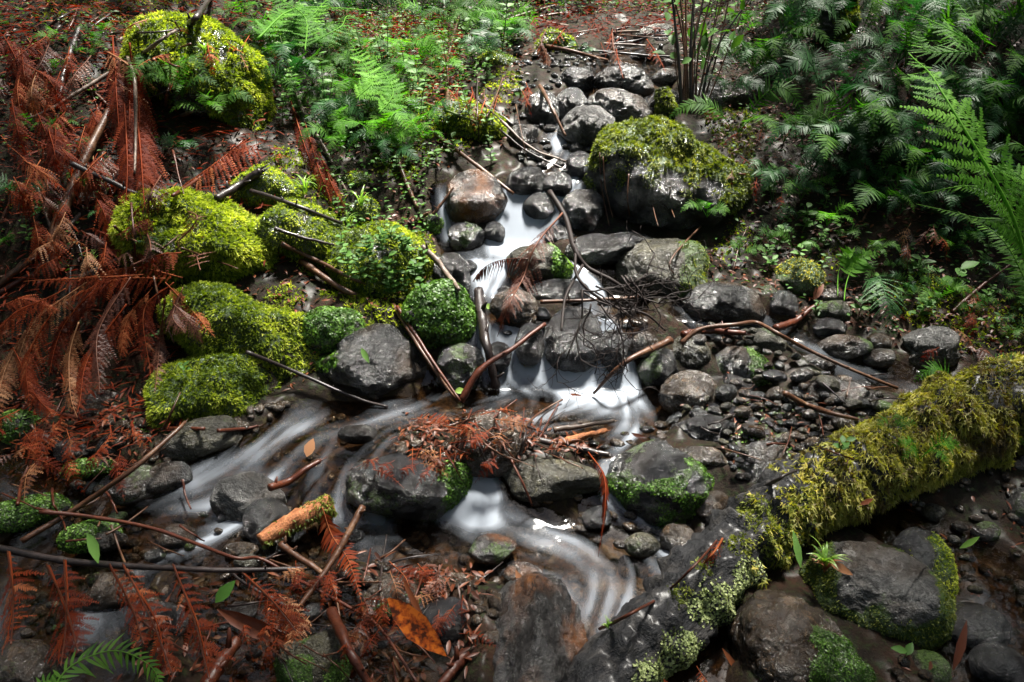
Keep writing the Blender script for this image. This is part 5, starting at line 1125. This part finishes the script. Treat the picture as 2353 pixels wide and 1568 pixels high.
ferns = [(2260,1010,5,120,'fern_bright','bright fern drooping at the right end of the golden moss',.5),(2040,985,4,90,'fern','little fern on the left part of the golden moss',.7),
 (1625,500,5,80,'fern','small fern on the front edge of the olive moss boulder',.5), (1900,520,6,100,'fern_bright','bright young fern standing on the right bank above the golden capped stone',.5), (1990,330,7,150,'fern_dark','shiny blue green fern in the middle of the right bank',.5),
 (2060,150,8,190,'fern_dark','glossy dark fern spread behind the lime green frond',.6), (2150,300,6,170,'fern_dark','dark fern hanging into the hollow of the right bank',.6), (1800,330,6,110,'fern','green fern between the shrub and the dark hollow',.5),
 (1740,180,6,120,'fern','green fern right of the shrub stems',.5), (1820,110,6,120,'fern','upright green fern left of the broken stump',.5), (1700,90,6,120,'fern','green fern behind the shrub stems',.5), (2060,60,6,130,'fern','green fern right of the broken stump',.5),
 (2180,60,6,150,'fern','green fern at the top right under the pale fern',.5), (2300,100,6,160,'fern','dim fern in the top right corner',.4), (2320,260,6,170,'fern_dark','dim dark fern at the right edge behind the lime frond',.3), (1760,420,5,90,'fern_dark','grey green fern right of the olive moss boulder',.8),
 (1840,460,5,90,'fern','fern with pale tips above the brown leaf patch',.6), (1700,590,5,70,'fern','small bright fern left of the golden capped stone',.55), (2150,700,5,80,'fern','fern behind the angular grey slab',.6), (2240,560,5,110,'fern_dark','dark fern low on the right bank',.5),
 (420,225,9,150,'fern','leafy dark fern growing from the shaded face of the tall moss dome',.5), (490,275,7,130,'fern','blue green fern at the foot of the tall moss dome',.7), (230,110,5,90,'fern','green fern behind the top of the hanging bundle',.5), (60,460,6,100,'fern_dark','small dark fern at the left edge',.5),
 (420,360,5,100,'fern_dark','dark drooping fern between the hanging bundle and the moss dome',.6), (255,500,4,70,'fern_dark','tiny dark fern below the hanging bundle',.7), (640,150,7,120,'fern','green fern just right of the tall moss dome',.6), (720,200,7,120,'fern','leafy fern behind the hanging red fern',.5),
 (760,130,6,110,'fern','upright fern below the bright light green fern',.6), (560,60,6,110,'fern','fern on top behind the tall moss dome',.6), (990,60,6,90,'fern_dark','dark fern left of the pale brown stem',.5), (1100,60,6,100,'fern','fern near the top above the yellow moss lump',.6),
 (1180,100,6,80,'fern','small fern left of the moss ball',.6), (1330,130,5,60,'fern_dark','small dark fern right of the moss ball',.5), (880,330,5,80,'fern','fern left of the mossy hummock',.6), (2190,930,7,170,'fern_bright','bright fern growing out of the golden moss',.5),
 (2110,1060,5,110,'fern_bright','small bright fern hanging under the golden moss',.5), (1010,20,5,80,'fern_bright','bright green plant fern at the top',.3), (1640,20,6,100,'fern','fern at the top behind the shrub',.5),
 (140,110,4,70,'fern','pale fern in the upper left tangle',.7)]
for u, v, n, L, mt_, lab, b in ferns:
    small = L <= 80
    fern(u, v, n, L, mt_, lab, base=b + .05, lift=.95, arch=.7, kind='bi' if L > 85 else 'simple', one=small, width=.46)
def rnd_fern(n, poly, L, mts, label, group, base=(.35, .65), nf=(3, 6)):
    rng = np.random.default_rng(n * 7); P = np.array(poly, float); lo, hi = P.min(0), P.max(0); k = 0
    while k < n:
        u, v = rng.uniform(lo, hi); ins = False; j = len(P) - 1
        for i in range(len(P)):
            if (P[i][1] > v) != (P[j][1] > v) and u < (P[j][0] - P[i][0]) * (v - P[i][1]) / (P[j][1] - P[i][1]) + P[i][0]: ins = not ins
            j = i
        if not ins: continue
        k += 1; fern(u, v, int(rng.integers(*nf)), rng.uniform(*L), str(rng.choice(mts)), label, group, base=rng.uniform(*base), one=True, lift=.95, arch=.75, kind='simple' if rng.random() < .5 else 'bi', width=.42)
rnd_fern(85, [(1640,-10),(2353,-10),(2353,500),(2100,520),(1900,480),(1760,520),(1700,400),(1640,280)], (90, 210), ['fern', 'fern_dark', 'fern_dark'], 'small dark fern on the upper right bank', 'small ferns of the upper right bank')
rnd_fern(36, [(1760,500),(2353,520),(2353,800),(2200,740),(1900,600),(1740,560)], (45, 90), ['fern', 'fern_dark', 'leaf'], 'small fern low on the right bank', 'small ferns of the lower right bank')
rnd_fern(66, [(540,20),(1200,0),(1180,120),(980,200),(1000,330),(860,420),(700,330),(630,160)], (70, 160), ['fern', 'fern', 'fern_bright', 'fern_dark'], 'small green fern on the bank left of the upper stream', 'small ferns of the upper left bank')
rnd_fern(16, [(1180,-80),(1640,-80),(1570,10),(1220,20)], (60, 120), ['fern', 'fern_bright', 'fern_dark'], 'small fern above the head of the stream', 'small ferns above the head of the stream')
rnd_fern(30, [(0,-90),(1150,-90),(1150,10),(0,10)], (80, 170), ['fern', 'fern_dark', 'fern_bright'], 'fern along the top edge of the left bank', 'ferns along the top edge')
rnd_fern(18, [(20,60),(420,30),(420,560),(20,600)], (40, 80), ['fern', 'fern_dark'], 'small fern in the dead fern tangle', 'small ferns of the left tangle')

# ------------------------------------------------------------------ seedlings, single leaves, grass
sd = [(800,620,50,8,24,'leafy seedling at the left end of the moss mound by the cascade'), (850,600,50,9,24,'seedling in the middle of the seedling patch'), (900,640,60,9,26,'tallest seedling on the seedling moss mound'), (930,590,50,8,22,'seedling near the right end of the seedling patch'),
      (880,560,40,8,20,'seedling on the crest of the seedling moss mound'), (830,650,40,7,22,'seedling just above the long thick brown stem'), (960,640,40,7,20,'seedling hanging by the green liverwort boulder'), (900,680,30,7,20,'lowest seedling of the seedling patch'),
      (1840,540,70,9,26,'nettle like plant right of the olive moss boulder'), (1790,570,50,7,22,'small plant above the golden capped stone'), (2185,670,60,6,46,'plant with five broad toothed leaves on the right bank'), (2100,640,60,8,30,'leafy plant right of the dark drooping fern'),
      (2110,730,40,7,26,'leafy plant behind the angular grey slab'), (1975,720,40,6,24,'small plant left of the dark drooping fern'), (1880,560,40,7,20,'little plant left of the young lime fern'), (2140,560,50,8,24,'leafy plant under the dark hollow'), (375,790,30,6,26,'seedling with pale leaves below the long mossy boulder'),
      (1760,600,40,8,18,'small plant between the squared boulder and the golden capped stone'), (1120,200,60,9,20,'leafy sprig right of the pale brown stem'), (1000,150,60,9,20,'leafy sprig left of the pale brown stem'), (1070,110,60,9,20,'leafy sprig behind the yellow moss lump'),
      (2120,1100,20,6,16,'tiny clover like plant above the dark hollow water'), (1930,1040,40,6,26,'seedling at the near edge of the gravel bar'), (780,300,70,8,30,'tall thin seedling right of the hanging red fern'), (820,330,60,8,24,'leafy seedling beside the smooth brown stem'), (560,200,30,7,22,'seedling at the right of the moss dome'),
      (80,560,40,7,20,'seedling by the split stems at left'), (250,450,40,6,22,'thin seedling below the hanging bundle'), (2280,760,40,7,20,'small plant beyond the golden moss at the right edge'), (2065,1515,40,2,34,'plant with two shiny round leaves in the bottom right corner'), (430,850,20,5,16,'tiny seedling on the squared mossy block')]
for u, v, h, nl, l, lab in sd: seedling(u, v, h, nl, l, label=lab, base=.5 + .15 * ((u * 7) % 3 - 1))
def rnd_seed(n, box, label, group, l=(12, 22)):
    for _ in range(n): seedling(rgs.uniform(box[0], box[2]), rgs.uniform(box[1], box[3]), rgs.uniform(20, 55), rgs.randint(5, 9), rgs.uniform(*l), label=label, group=group, base=rgs.uniform(.3, .75))
for _ in range(16):
    seedling(rgs.uniform(640, 1180), rgs.uniform(90, 330), rgs.uniform(90, 190), 16, rgs.uniform(15, 24), label='slender leafy sapling standing on the bank left of the upper stream', group='saplings of the upper left bank', lean=(rgs.uniform(-30, 30), 0), base=rgs.uniform(.4, .8), name='sapling')
rnd_seed(26, (780, 540, 980, 690), 'small leafy seedling of the patch on the moss mound by the cascade', 'seedlings by the cascade')
rnd_seed(34, (640, 60, 1200, 300), 'small leafy seedling on the bank left of the upper stream', 'seedlings of the upper left bank')
rnd_seed(34, (1720, 380, 2300, 740), 'small leafy seedling on the right bank', 'seedlings of the right bank')
rnd_seed(14, (850, 330, 1160, 420), 'small leafy seedling below the mossy hummock', 'seedlings below the hummock')
def grass(u, v, n, L, label, mt='grass', group=None, w=2.2, base=.5):
    FN[0] += 1; rng = np.random.default_rng(FN[0]); B = on(u, v, .02); m = depth(B) / F; mb = MB()
    for _ in range(n):
        a = rng.uniform(0, 6.28); l = L * m * rng.uniform(.6, 1.2); dx = np.array([math.cos(a), math.sin(a), 0]); s = np.linspace(0, 1, 9)[:, None]
        C = B + rng.normal(size=3) * m * 3 + dx * l * .6 * s ** 1.5 + Zv * l * (1.2 * s - .75 * s ** 2); S = nrm(np.cross(dx, Zv) + .3 * rng.normal(size=3))
        ww = w * m * (1 - s ** 2) + .0002; V = np.concatenate([C - S * ww, C + S * ww]); k = np.arange(8); mb.add(V, np.stack([k, k + 9, k + 10, k + 1], 1), None, np.clip(base + .15 * rng.normal(), 0, 1))
    o = mb.build('grass_tuft', M[mt], origin=B); tag(o, label, 'grass tuft', group)
grass(1890,1300,16,80,'spiky green grass tuft growing on the cracked boulder', w=3.5)
grass(1895,1310,7,60,'dry cream grass blades under the spiky tuft', w=5, mt='litter', base=.95)
for u, v, L, lab in [(740,450,90,'long thin grass blades at the foot of the hanging red fern'), (700,440,70,'grass blades on the moss left of the hanging red fern'), (800,520,60,'grass blades beside the little moss knob'), (470,120,40,'grass wisps on top of the tall moss dome'), (640,90,60,'grass blades behind the tall moss dome'), (830,470,60,'grass over the little moss knob'),
                     (1395,1440,30,'tiny grass sprout right of the pointed boulder'), (215,600,40,'grass blade on the left bank by the grey stick'), (870,200,60,'grass blades in the middle of the upper left bank')]:
    grass(u, v, 12, L, lab, w=1.3)
def leaf1(u, v, L, w, rot, mt, label, base=.5, curl=.2, d=.03, tilt=.4, name='leaf', group=None, fold=.25):
    B = on(u, v, d); m = depth(B) / F; a = R(rot); Dd = nrm(RT * math.cos(a) + UP * math.sin(a) + FWD * .25 * math.sin(a)); mb = MB(); rng = np.random.default_rng(int(u))
    leaves(mb, B[None], Dd[None], nrm(-FWD + Zv * tilt)[None], L * m, w * m, base, rng, fold, curl); o = mb.build(name, M[mt], origin=B); tag(o, label, 'leaf', group)
leaf1(892,1375,185,62,-42,'leaf_orange','large orange brown dead leaf at the bottom','.5' and .55, .08, .16)
leaf1(660,1440,0.1,0.1,0,'litter','x') if False else None
leaf1(495,1385,62,30,50,'leaf','shiny green fallen leaf among the dead fronds at the bottom',.75, .1, .1)
leaf1(200,1225,85,26,-50,'leaf','pale green curled leaf in the left shallows',.95, -.4, .08)
leaf1(1840,1305,85,18,95,'leaf','long grey green blade leaf leaning on the mossy log end',.9, .1, .12)
leaf1(1905,1290,60,20,-30,'litter','pale pink brown leaf on the cracked boulder',.95, 0, .04)
leaf1(1870,690,60,20,60,'litter','orange brown leaf by the golden capped stone',.8, .1, .04)
leaf1(925,1330,120,14,-60,'litter','long narrow brown leaf above the orange leaf',.75, .05, .12)
leaf1(1185,1310,60,16,-65,'litter','narrow red leaf touching the low orange brown stone',.75, .05, .08)
leaf1(1525,1560,80,20,-60,'leaf_orange','narrow orange leaf under the black log',.45, .05, .06)
leaf1(1660,1490,90,14,-55,'litter','long red brown leaf hanging below the black log',.7, .1, .06)
leaf1(830,800,40,14,-60,'leaf','small pale leaf lying on the big grey boulder',.8, .1, .03)
leaf1(1045,900,24,16,10,'grass','small yellow leaf at the foot of the leaning stems',.9, .1, .05)
leaf1(1115,700,20,14,-30,'grass','small yellow leaf beside the black upright stump',.9, .1, .05)
leaf1(1975,1160,40,12,20,'litter','small dark leaf under the golden moss',.5)
leaf1(2190,1540,120,22,62,'litter','long grey brown blade leaf in the dark side stream',.6, .1, .1)
leaf1(2205,1260,60,14,25,'grass','narrow green and red leaf over the dark side stream',.5, .1, .1)
leaf1(500,1400,210,40,-24,'litter','big folded dark brown bark sheet at the bottom left',.3, .25, .14, fold=.6)
leaf1(1450,995,70,14,-25,'litter','narrow brown leaf at the right outlet of the main pool',.6, .1, .03)
leaf1(1310,905,46,12,-20,'litter','small brown leaf floating in the main pool',.6, .1, .02)
leaf1(705,1050,44,26,75,'litter','pinkish leaf standing at the edge of the left rapids',.95, .1, .04)

# ------------------------------------------------------------------ stuff nobody could count
def near_water(P): return water_field(P[:, 0], P[:, 1])[0]
def cover(poly, dens, Ls, mt, name, label, cat, seed=0, wid=.5, up=.6, flat=False, base=.5, hgt=.03, keepdry=.02, patch=0.0):
    rng = np.random.default_rng(seed); P, _ = sample_poly(poly, dens, rng)
    w = near_water(P) < -keepdry
    if patch: w &= fbm(P * 2.2 + seed, 2) > patch - 1
    P = P[w]; n = len(P); a = rng.uniform(0, 6.283, n)
    h = rng.random(n) ** 1.5 * hgt; P = P + Zv * h[:, None] + rng.normal(size=(n, 3)) * .004
    D_ = nrm(np.stack([np.cos(a), np.sin(a), (rng.random(n) - .3) * (0.5 if not flat else .3)], 1)); N_ = nrm(Zv + rng.normal(size=(n, 3)) * (.45 if not flat else .35))
    mb = MB(); leaves(mb, P, D_, N_, rng.uniform(*Ls, n), rng.uniform(*Ls, n) * wid, base, rng, curl=.25); o = mb.build(name, M[mt], origin=np.zeros(3)); tag(o, label, cat, kind='stuff'); return o
ALLB = [(-400,-100),(1260,-150),(1230,120),(1180,300),(1000,420),(980,640),(700,900),(330,950),(-300,1000)]
RB = [(1560,150),(1560,-150),(2750,-150),(2750,900),(2100,780),(1900,720),(1700,680),(1600,560),(1700,400),(1600,290)]
cover(ALLB, 1100, (.014, .035), 'litter', 'leaf_litter', 'brown leaf litter under the tangle of the left bank', 'leaf litter', 1, .4, flat=True, base=.35, hgt=.02)
cover(RB, 1800, (.014, .035), 'litter', 'leaf_litter', 'brown leaf litter under the ferns of the right bank', 'leaf litter', 2, .4, flat=True, base=.3, hgt=.02)
cover([(500,-60),(1260,-60),(1200,120),(1040,240),(1000,420),(960,560),(800,540),(700,330),(620,180)], 2600, (.012, .03), 'leaf', 'undergrowth', 'small leafy ground cover of the upper left bank', 'ground cover', 3, .6, hgt=.10, base=.45)
cover(RB, 600, (.012, .030), 'leaf', 'undergrowth', 'small leafy ground cover of the right bank', 'ground cover', 4, .55, hgt=.09, base=.3)
cover([(-100,20),(420,20),(420,640),(-100,640)], 700, (.012, .026), 'leaf', 'undergrowth', 'small green plants between the dead fronds of the left bank', 'ground cover', 5, .55, hgt=.05, base=.4)
cover([(930,960),(1180,950),(1240,990),(1400,1010),(1380,1050),(1250,1050),(1100,1060),(900,1060)], 4500, (.015, .045), 'litter', 'leaf_litter', 'wet brown leaf litter piled in midstream', 'leaf litter', 6, .3, flat=True, base=.4, hgt=.05, keepdry=-9)
cover([(420,1310),(1120,1300),(1100,1568),(300,1600)], 2000, (.015, .05), 'litter', 'leaf_litter', 'wet red brown leaf litter along the bottom', 'leaf litter', 7, .3, flat=True, base=.35, hgt=.05, keepdry=-9)
cover([(0,880),(360,880),(420,1060),(0,1100)], 1500, (.012, .04), 'litter', 'leaf_litter', 'red brown litter beside the brown left pool', 'leaf litter', 8, .3, flat=True, base=.45, hgt=.03, keepdry=-9)
cover([(-450,-60),(640,-60),(640,330),(700,520),(420,700),(420,1000),(-300,1050)], 1500, (.03, .08), 'dead', 'dead_fern_litter', 'crumbled rust red fern litter under the left tangle', 'fern litter', 9, .13, hgt=.05, base=.5)
cover([(760,30),(1060,40),(1060,230),(780,200)], 2500, (.03, .07), 'dead', 'dead_fern_litter', 'crumbled rust red fern litter in the hollow near the top', 'fern litter', 10, .15, hgt=.05, base=.6)
cover([(1180,-250),(1640,-250),(1580,45),(1220,50)], 1800, (.015, .04), 'leaf', 'undergrowth', 'small leafy ground cover above the head of the stream', 'ground cover', 11, .5, hgt=.15, base=.35, keepdry=-9)
cover([(1200,-200),(1640,-200),(1580,110),(1220,110)], 1500, (.03, .07), 'dead', 'dead_fern_litter', 'dull red fern litter across the head of the stream', 'fern litter', 12, .15, hgt=.05, base=.4, keepdry=-9)
def carpet(poly, dens, mt, label, seed, mk='feather', L=9, patch=1.0):
    rng = np.random.default_rng(seed); P, _ = sample_poly(poly, dens, rng); P = P[(near_water(P) < -.03)]; P = P[fbm(P * 4 + seed, 3) > patch - 1]
    mb = MB(); m = depth(P.mean(0)) / F; moss_mesh(mb, P, nrm(Zv + 0 * P), m, rng, L=L, kind=mk); o = mb.build('moss_carpet', M[mt], origin=np.zeros(3)); tag(o, label, 'moss', kind='stuff')
carpet([(560,330),(700,380),(820,480),(1000,560),(1000,780),(700,850),(560,700),(620,560)], 22000, 'moss', 'moss carpet between the mounds of the left bank', 21, patch=.75)
carpet([(850,200),(1200,180),(1180,380),(1000,430),(860,420)], 9000, 'moss', 'moss carpet around the mossy hummock', 22, patch=1.05)
carpet([(1600,560),(1760,560),(1980,680),(2200,760),(2353,820),(2353,720),(2000,600),(1700,480)], 12000, 'moss', 'moss carpet along the foot of the right bank', 23, patch=1.05)
carpet([(1650,880),(2050,930),(1900,1080),(1700,1050)], 9000, 'liver', 'green weed growing between the cobbles of the gravel bar', 24, mk='scale', L=8, patch=1.1)
cover([(1560,900),(1700,820),(2060,930),(1850,1100),(1660,1080)], 700, (.012, .035), 'litter', 'leaf_litter', 'brown leaf bits on the gravel bar', 'leaf litter', 13, .3, flat=True, base=.5, hgt=.03, keepdry=-9)
cover([(2050,1120),(2353,1060),(2500,1568),(2000,1568),(2200,1400)], 260, (.012, .04), 'litter', 'leaf_litter', 'brown leaf bits in the side stream', 'leaf litter', 14, .3, flat=True, base=.4, hgt=.03, keepdry=-9)
carpet([(300,880),(420,980),(330,1010),(200,960)], 9000, 'liver', 'liverwort patches beside the squared mossy block', 25, mk='scale', L=8, patch=1.05)
carpet([(1600,250),(1750,260),(1720,420),(1640,330)], 12000, 'moss_olive', 'olive moss carpet at the foot of the shrub', 26, patch=.9)
carpet([(0,-20),(500,-20),(400,60),(0,60)], 5000, 'moss_olive', 'olive moss patches near the top left', 27, patch=1.0)
def gravel(poly, dens, s, mt, label, seed):
    rng = np.random.default_rng(seed); P, _ = sample_poly(poly, dens, rng); n = len(P); v, f = ico(2); mb = MB()
    sc = rng.uniform(*s, n)[:, None] * rng.uniform(.6, 1.2, (n, 3)) * np.array([1, 1, .7])
    V = P[:, None] + (v * (1 + .25 * fbm(v * 1.5, 2))[:, None])[None] * sc[:, None] + Zv * .004
    off = (np.arange(n) * len(v))[:, None, None]; mb.add(V.reshape(-1, 3), None, (f[None] + off).reshape(-1, 3))
    o = mb.build('gravel', M[mt], origin=np.zeros(3), extra={'moss': np.zeros(n * len(v))}); tag(o, label, 'gravel', kind='stuff')
gravel([(1540,930),(1640,880),(1850,860),(2060,940),(1880,1080),(1700,1060)], 900, (.006, .022), 'black', 'wet dark gravel of the bar between the cobbles', 31)
gravel([(1540,930),(1640,880),(1850,860),(2060,940),(1880,1080),(1700,1060)], 900, (.005, .014), 'brown', 'wet brown grit of the bar between the cobbles', 34)
gravel([(2050,1120),(2353,1060),(2500,1568),(2000,1568),(2200,1400)], 500, (.006, .022), 'brown', 'brown pebbles in the side stream', 35)
gravel([(300,950),(1000,920),(1500,930),(1600,1250),(1400,1500),(400,1500),(0,1400),(100,1150)], 700, (.006, .026), 'brown', 'brown pebbles on the bed of the stream', 32)
gravel([(1180,120),(1560,120),(1480,420),(1180,430)], 500, (.008, .025), 'black', 'dark pebbles of the upper stream bed', 33)

# ------------------------------------------------------------------ unseen trees added outside the frame, crown leaves placed to shade chosen areas
LIT = [(1250,1150,420,150),(600,1150,330,110),(1400,1330,260,120),(1650,880,260,100),(1150,700,300,200),(1350,300,220,150),(900,560,200,150),(1250,1460,260,120),(1800,1420,260,150),(850,1400,200,80),(2180,1350,120,120),(480,150,130,90),(480,520,200,110),(800,560,230,110),(560,730,180,70),(480,840,110,50),(1390,190,150,110),(1000,190,240,130),(1180,540,100,120),(1300,880,160,60),(1480,320,120,50),(1580,600,130,70),(1650,700,90,50),
       (1750,880,220,110),(2150,930,200,130),(2230,230,150,140),(2150,50,120,80),(1110,1000,110,70),(1270,1090,110,50),(590,1090,140,80),(690,1200,80,40),(1010,700,90,60),(1650,1330,90,110),(2010,1330,110,70),(1820,1440,90,50),(960,1400,90,60),
       (80,330,90,80),(330,640,120,60),(130,700,100,60),(190,180,60,60),(850,830,110,60),(1320,760,90,70),(1830,630,80,50),(1950,620,80,60),(800,60,150,70),(740,380,70,90),(1480,1080,90,60),(1430,1350,90,60),(150,1180,90,50),(1230,1420,110,60),(1800,540,80,50)]
def litness(u, v): return blob(np.array([u]), np.array([v]), LIT)[0]
SHADE_TREES = [(-5.2, 8.5), (5.6, 8.8), (-5.5, 3.2), (5.4, 4.4), (0.8, 11.5), (-2.6, 10.5), (3.4, 11.0), (6.8, 7.0), (-6.8, 6.0), (-4.0, -3.0), (4.2, -2.5), (0.4, -4.0), (9.0, 11.0), (-9.0, 11.0)]
crown = [[] for _ in SHADE_TREES]; rng = np.random.default_rng(2024)
def put(c, r, nl, l):
    q = np.array(c, float)
    for _ in range(3): q = q - SUN * (q[2] - float(h0(q[0], q[1]))) / SUN[2]
    if depth(q) > .5:
        u, v, _ = proj(q)
        if litness(float(u), float(v)) > .3 * (1 + .8 * (r < .3)): return
    k = int(np.argmin([(c[0] - a) ** 2 + (c[1] - b) ** 2 for a, b in SHADE_TREES])); crown[k].append((c, r, nl, l))
n = 0
while n < 560:
    u, v = rng.uniform(-900, 3200), rng.uniform(-500, 2100)
    if litness(u, v) > rng.uniform(.1, .42): continue
    p = on(np.clip(u, -440, 2800), np.clip(v, -200, 2000)) + (RT * (u - np.clip(u, -440, 2800)) + np.array([0, 1, 0]) * (np.clip(v, -200, 2000) - v)) * .002
    put(p + SUN * rng.uniform(4.2, 8), rng.uniform(.12, .26), 30, .10); n += 1  # leaf clump set sunward of a ground point to shade it
for _ in range(420):      # added crowns that block sky beside the stream gap and behind the camera
    c = np.array([rng.uniform(-8, 8), rng.uniform(-7, 6), rng.uniform(4.5, 7.5)])
    if abs(c[0]) < 2.6 and c[1] > -1.8: continue
    if c[1] > 2 and abs(c[0]) < 4: continue
    put(c, rng.uniform(.4, .8), 30, .24)
for _ in range(620):      # ring of added leaf clumps that block the low sky
    a = rng.uniform(0, 6.283); rr_ = rng.uniform(9, 13); put(np.array([rr_ * math.cos(a), 2 + rr_ * math.sin(a), rng.uniform(1.0, 8.5) + (2 if math.sin(a) > 0 else 0)]), rng.uniform(.6, 1.2), 34, .36)
lab = ['behind the left bank', 'behind the right bank', 'beside the left bank', 'beside the right bank', 'straight up the stream', 'up the hill to the left of the stream', 'up the hill to the right of the stream', 'far up the right bank', 'far up the left bank', 'behind the viewer to the left', 'behind the viewer to the right', 'behind the viewer', 'farthest on the right', 'farthest on the left']
for k, (x, y) in enumerate(SHADE_TREES):
    z = float(h0(x, y)) - .1; root = empty('shade_tree', (x, y, z), 'unseen added tree, ' + lab[k], 'shade_tree', 'unseen trees added for shade')
    top_ = np.array([x * .85, y, 8.5]); C = spline([np.array([x, y, z]), np.array([x * .97, y + .1, z + 3]), top_], 30)
    mb = MB(); tube(mb, C, np.linspace(.2, .07, 30), 12, .15, seed=k)
    for c, r, nl, l in crown[k][::6]:
        b_ = C[int(rng.integers(10, 28))]; tube(mb, spline([b_, (b_ + c) / 2 + [0, 0, .15], c], 8), np.linspace(.035, .008, 8), 5)
    mb.build('trunk', M['stem_grey'], root)
    mb = MB(); Pc = []; Lc = []
    for c, r, nl, l in crown[k]:
        Pc.append(c + rng.normal(size=(nl, 3)) * r * .6); Lc.append(np.full(nl, l) * rng.uniform(.6, 1.3, nl))
    if Pc:
        Pc = np.concatenate(Pc); Lc = np.concatenate(Lc); nn = len(Pc)
        leaves(mb, Pc, nrm(rng.normal(size=(nn, 3))), nrm(rng.normal(size=(nn, 3)) + [0, 0, .8]), Lc, Lc * .62, .5, rng); mb.build('crown', M['canopy'], root)
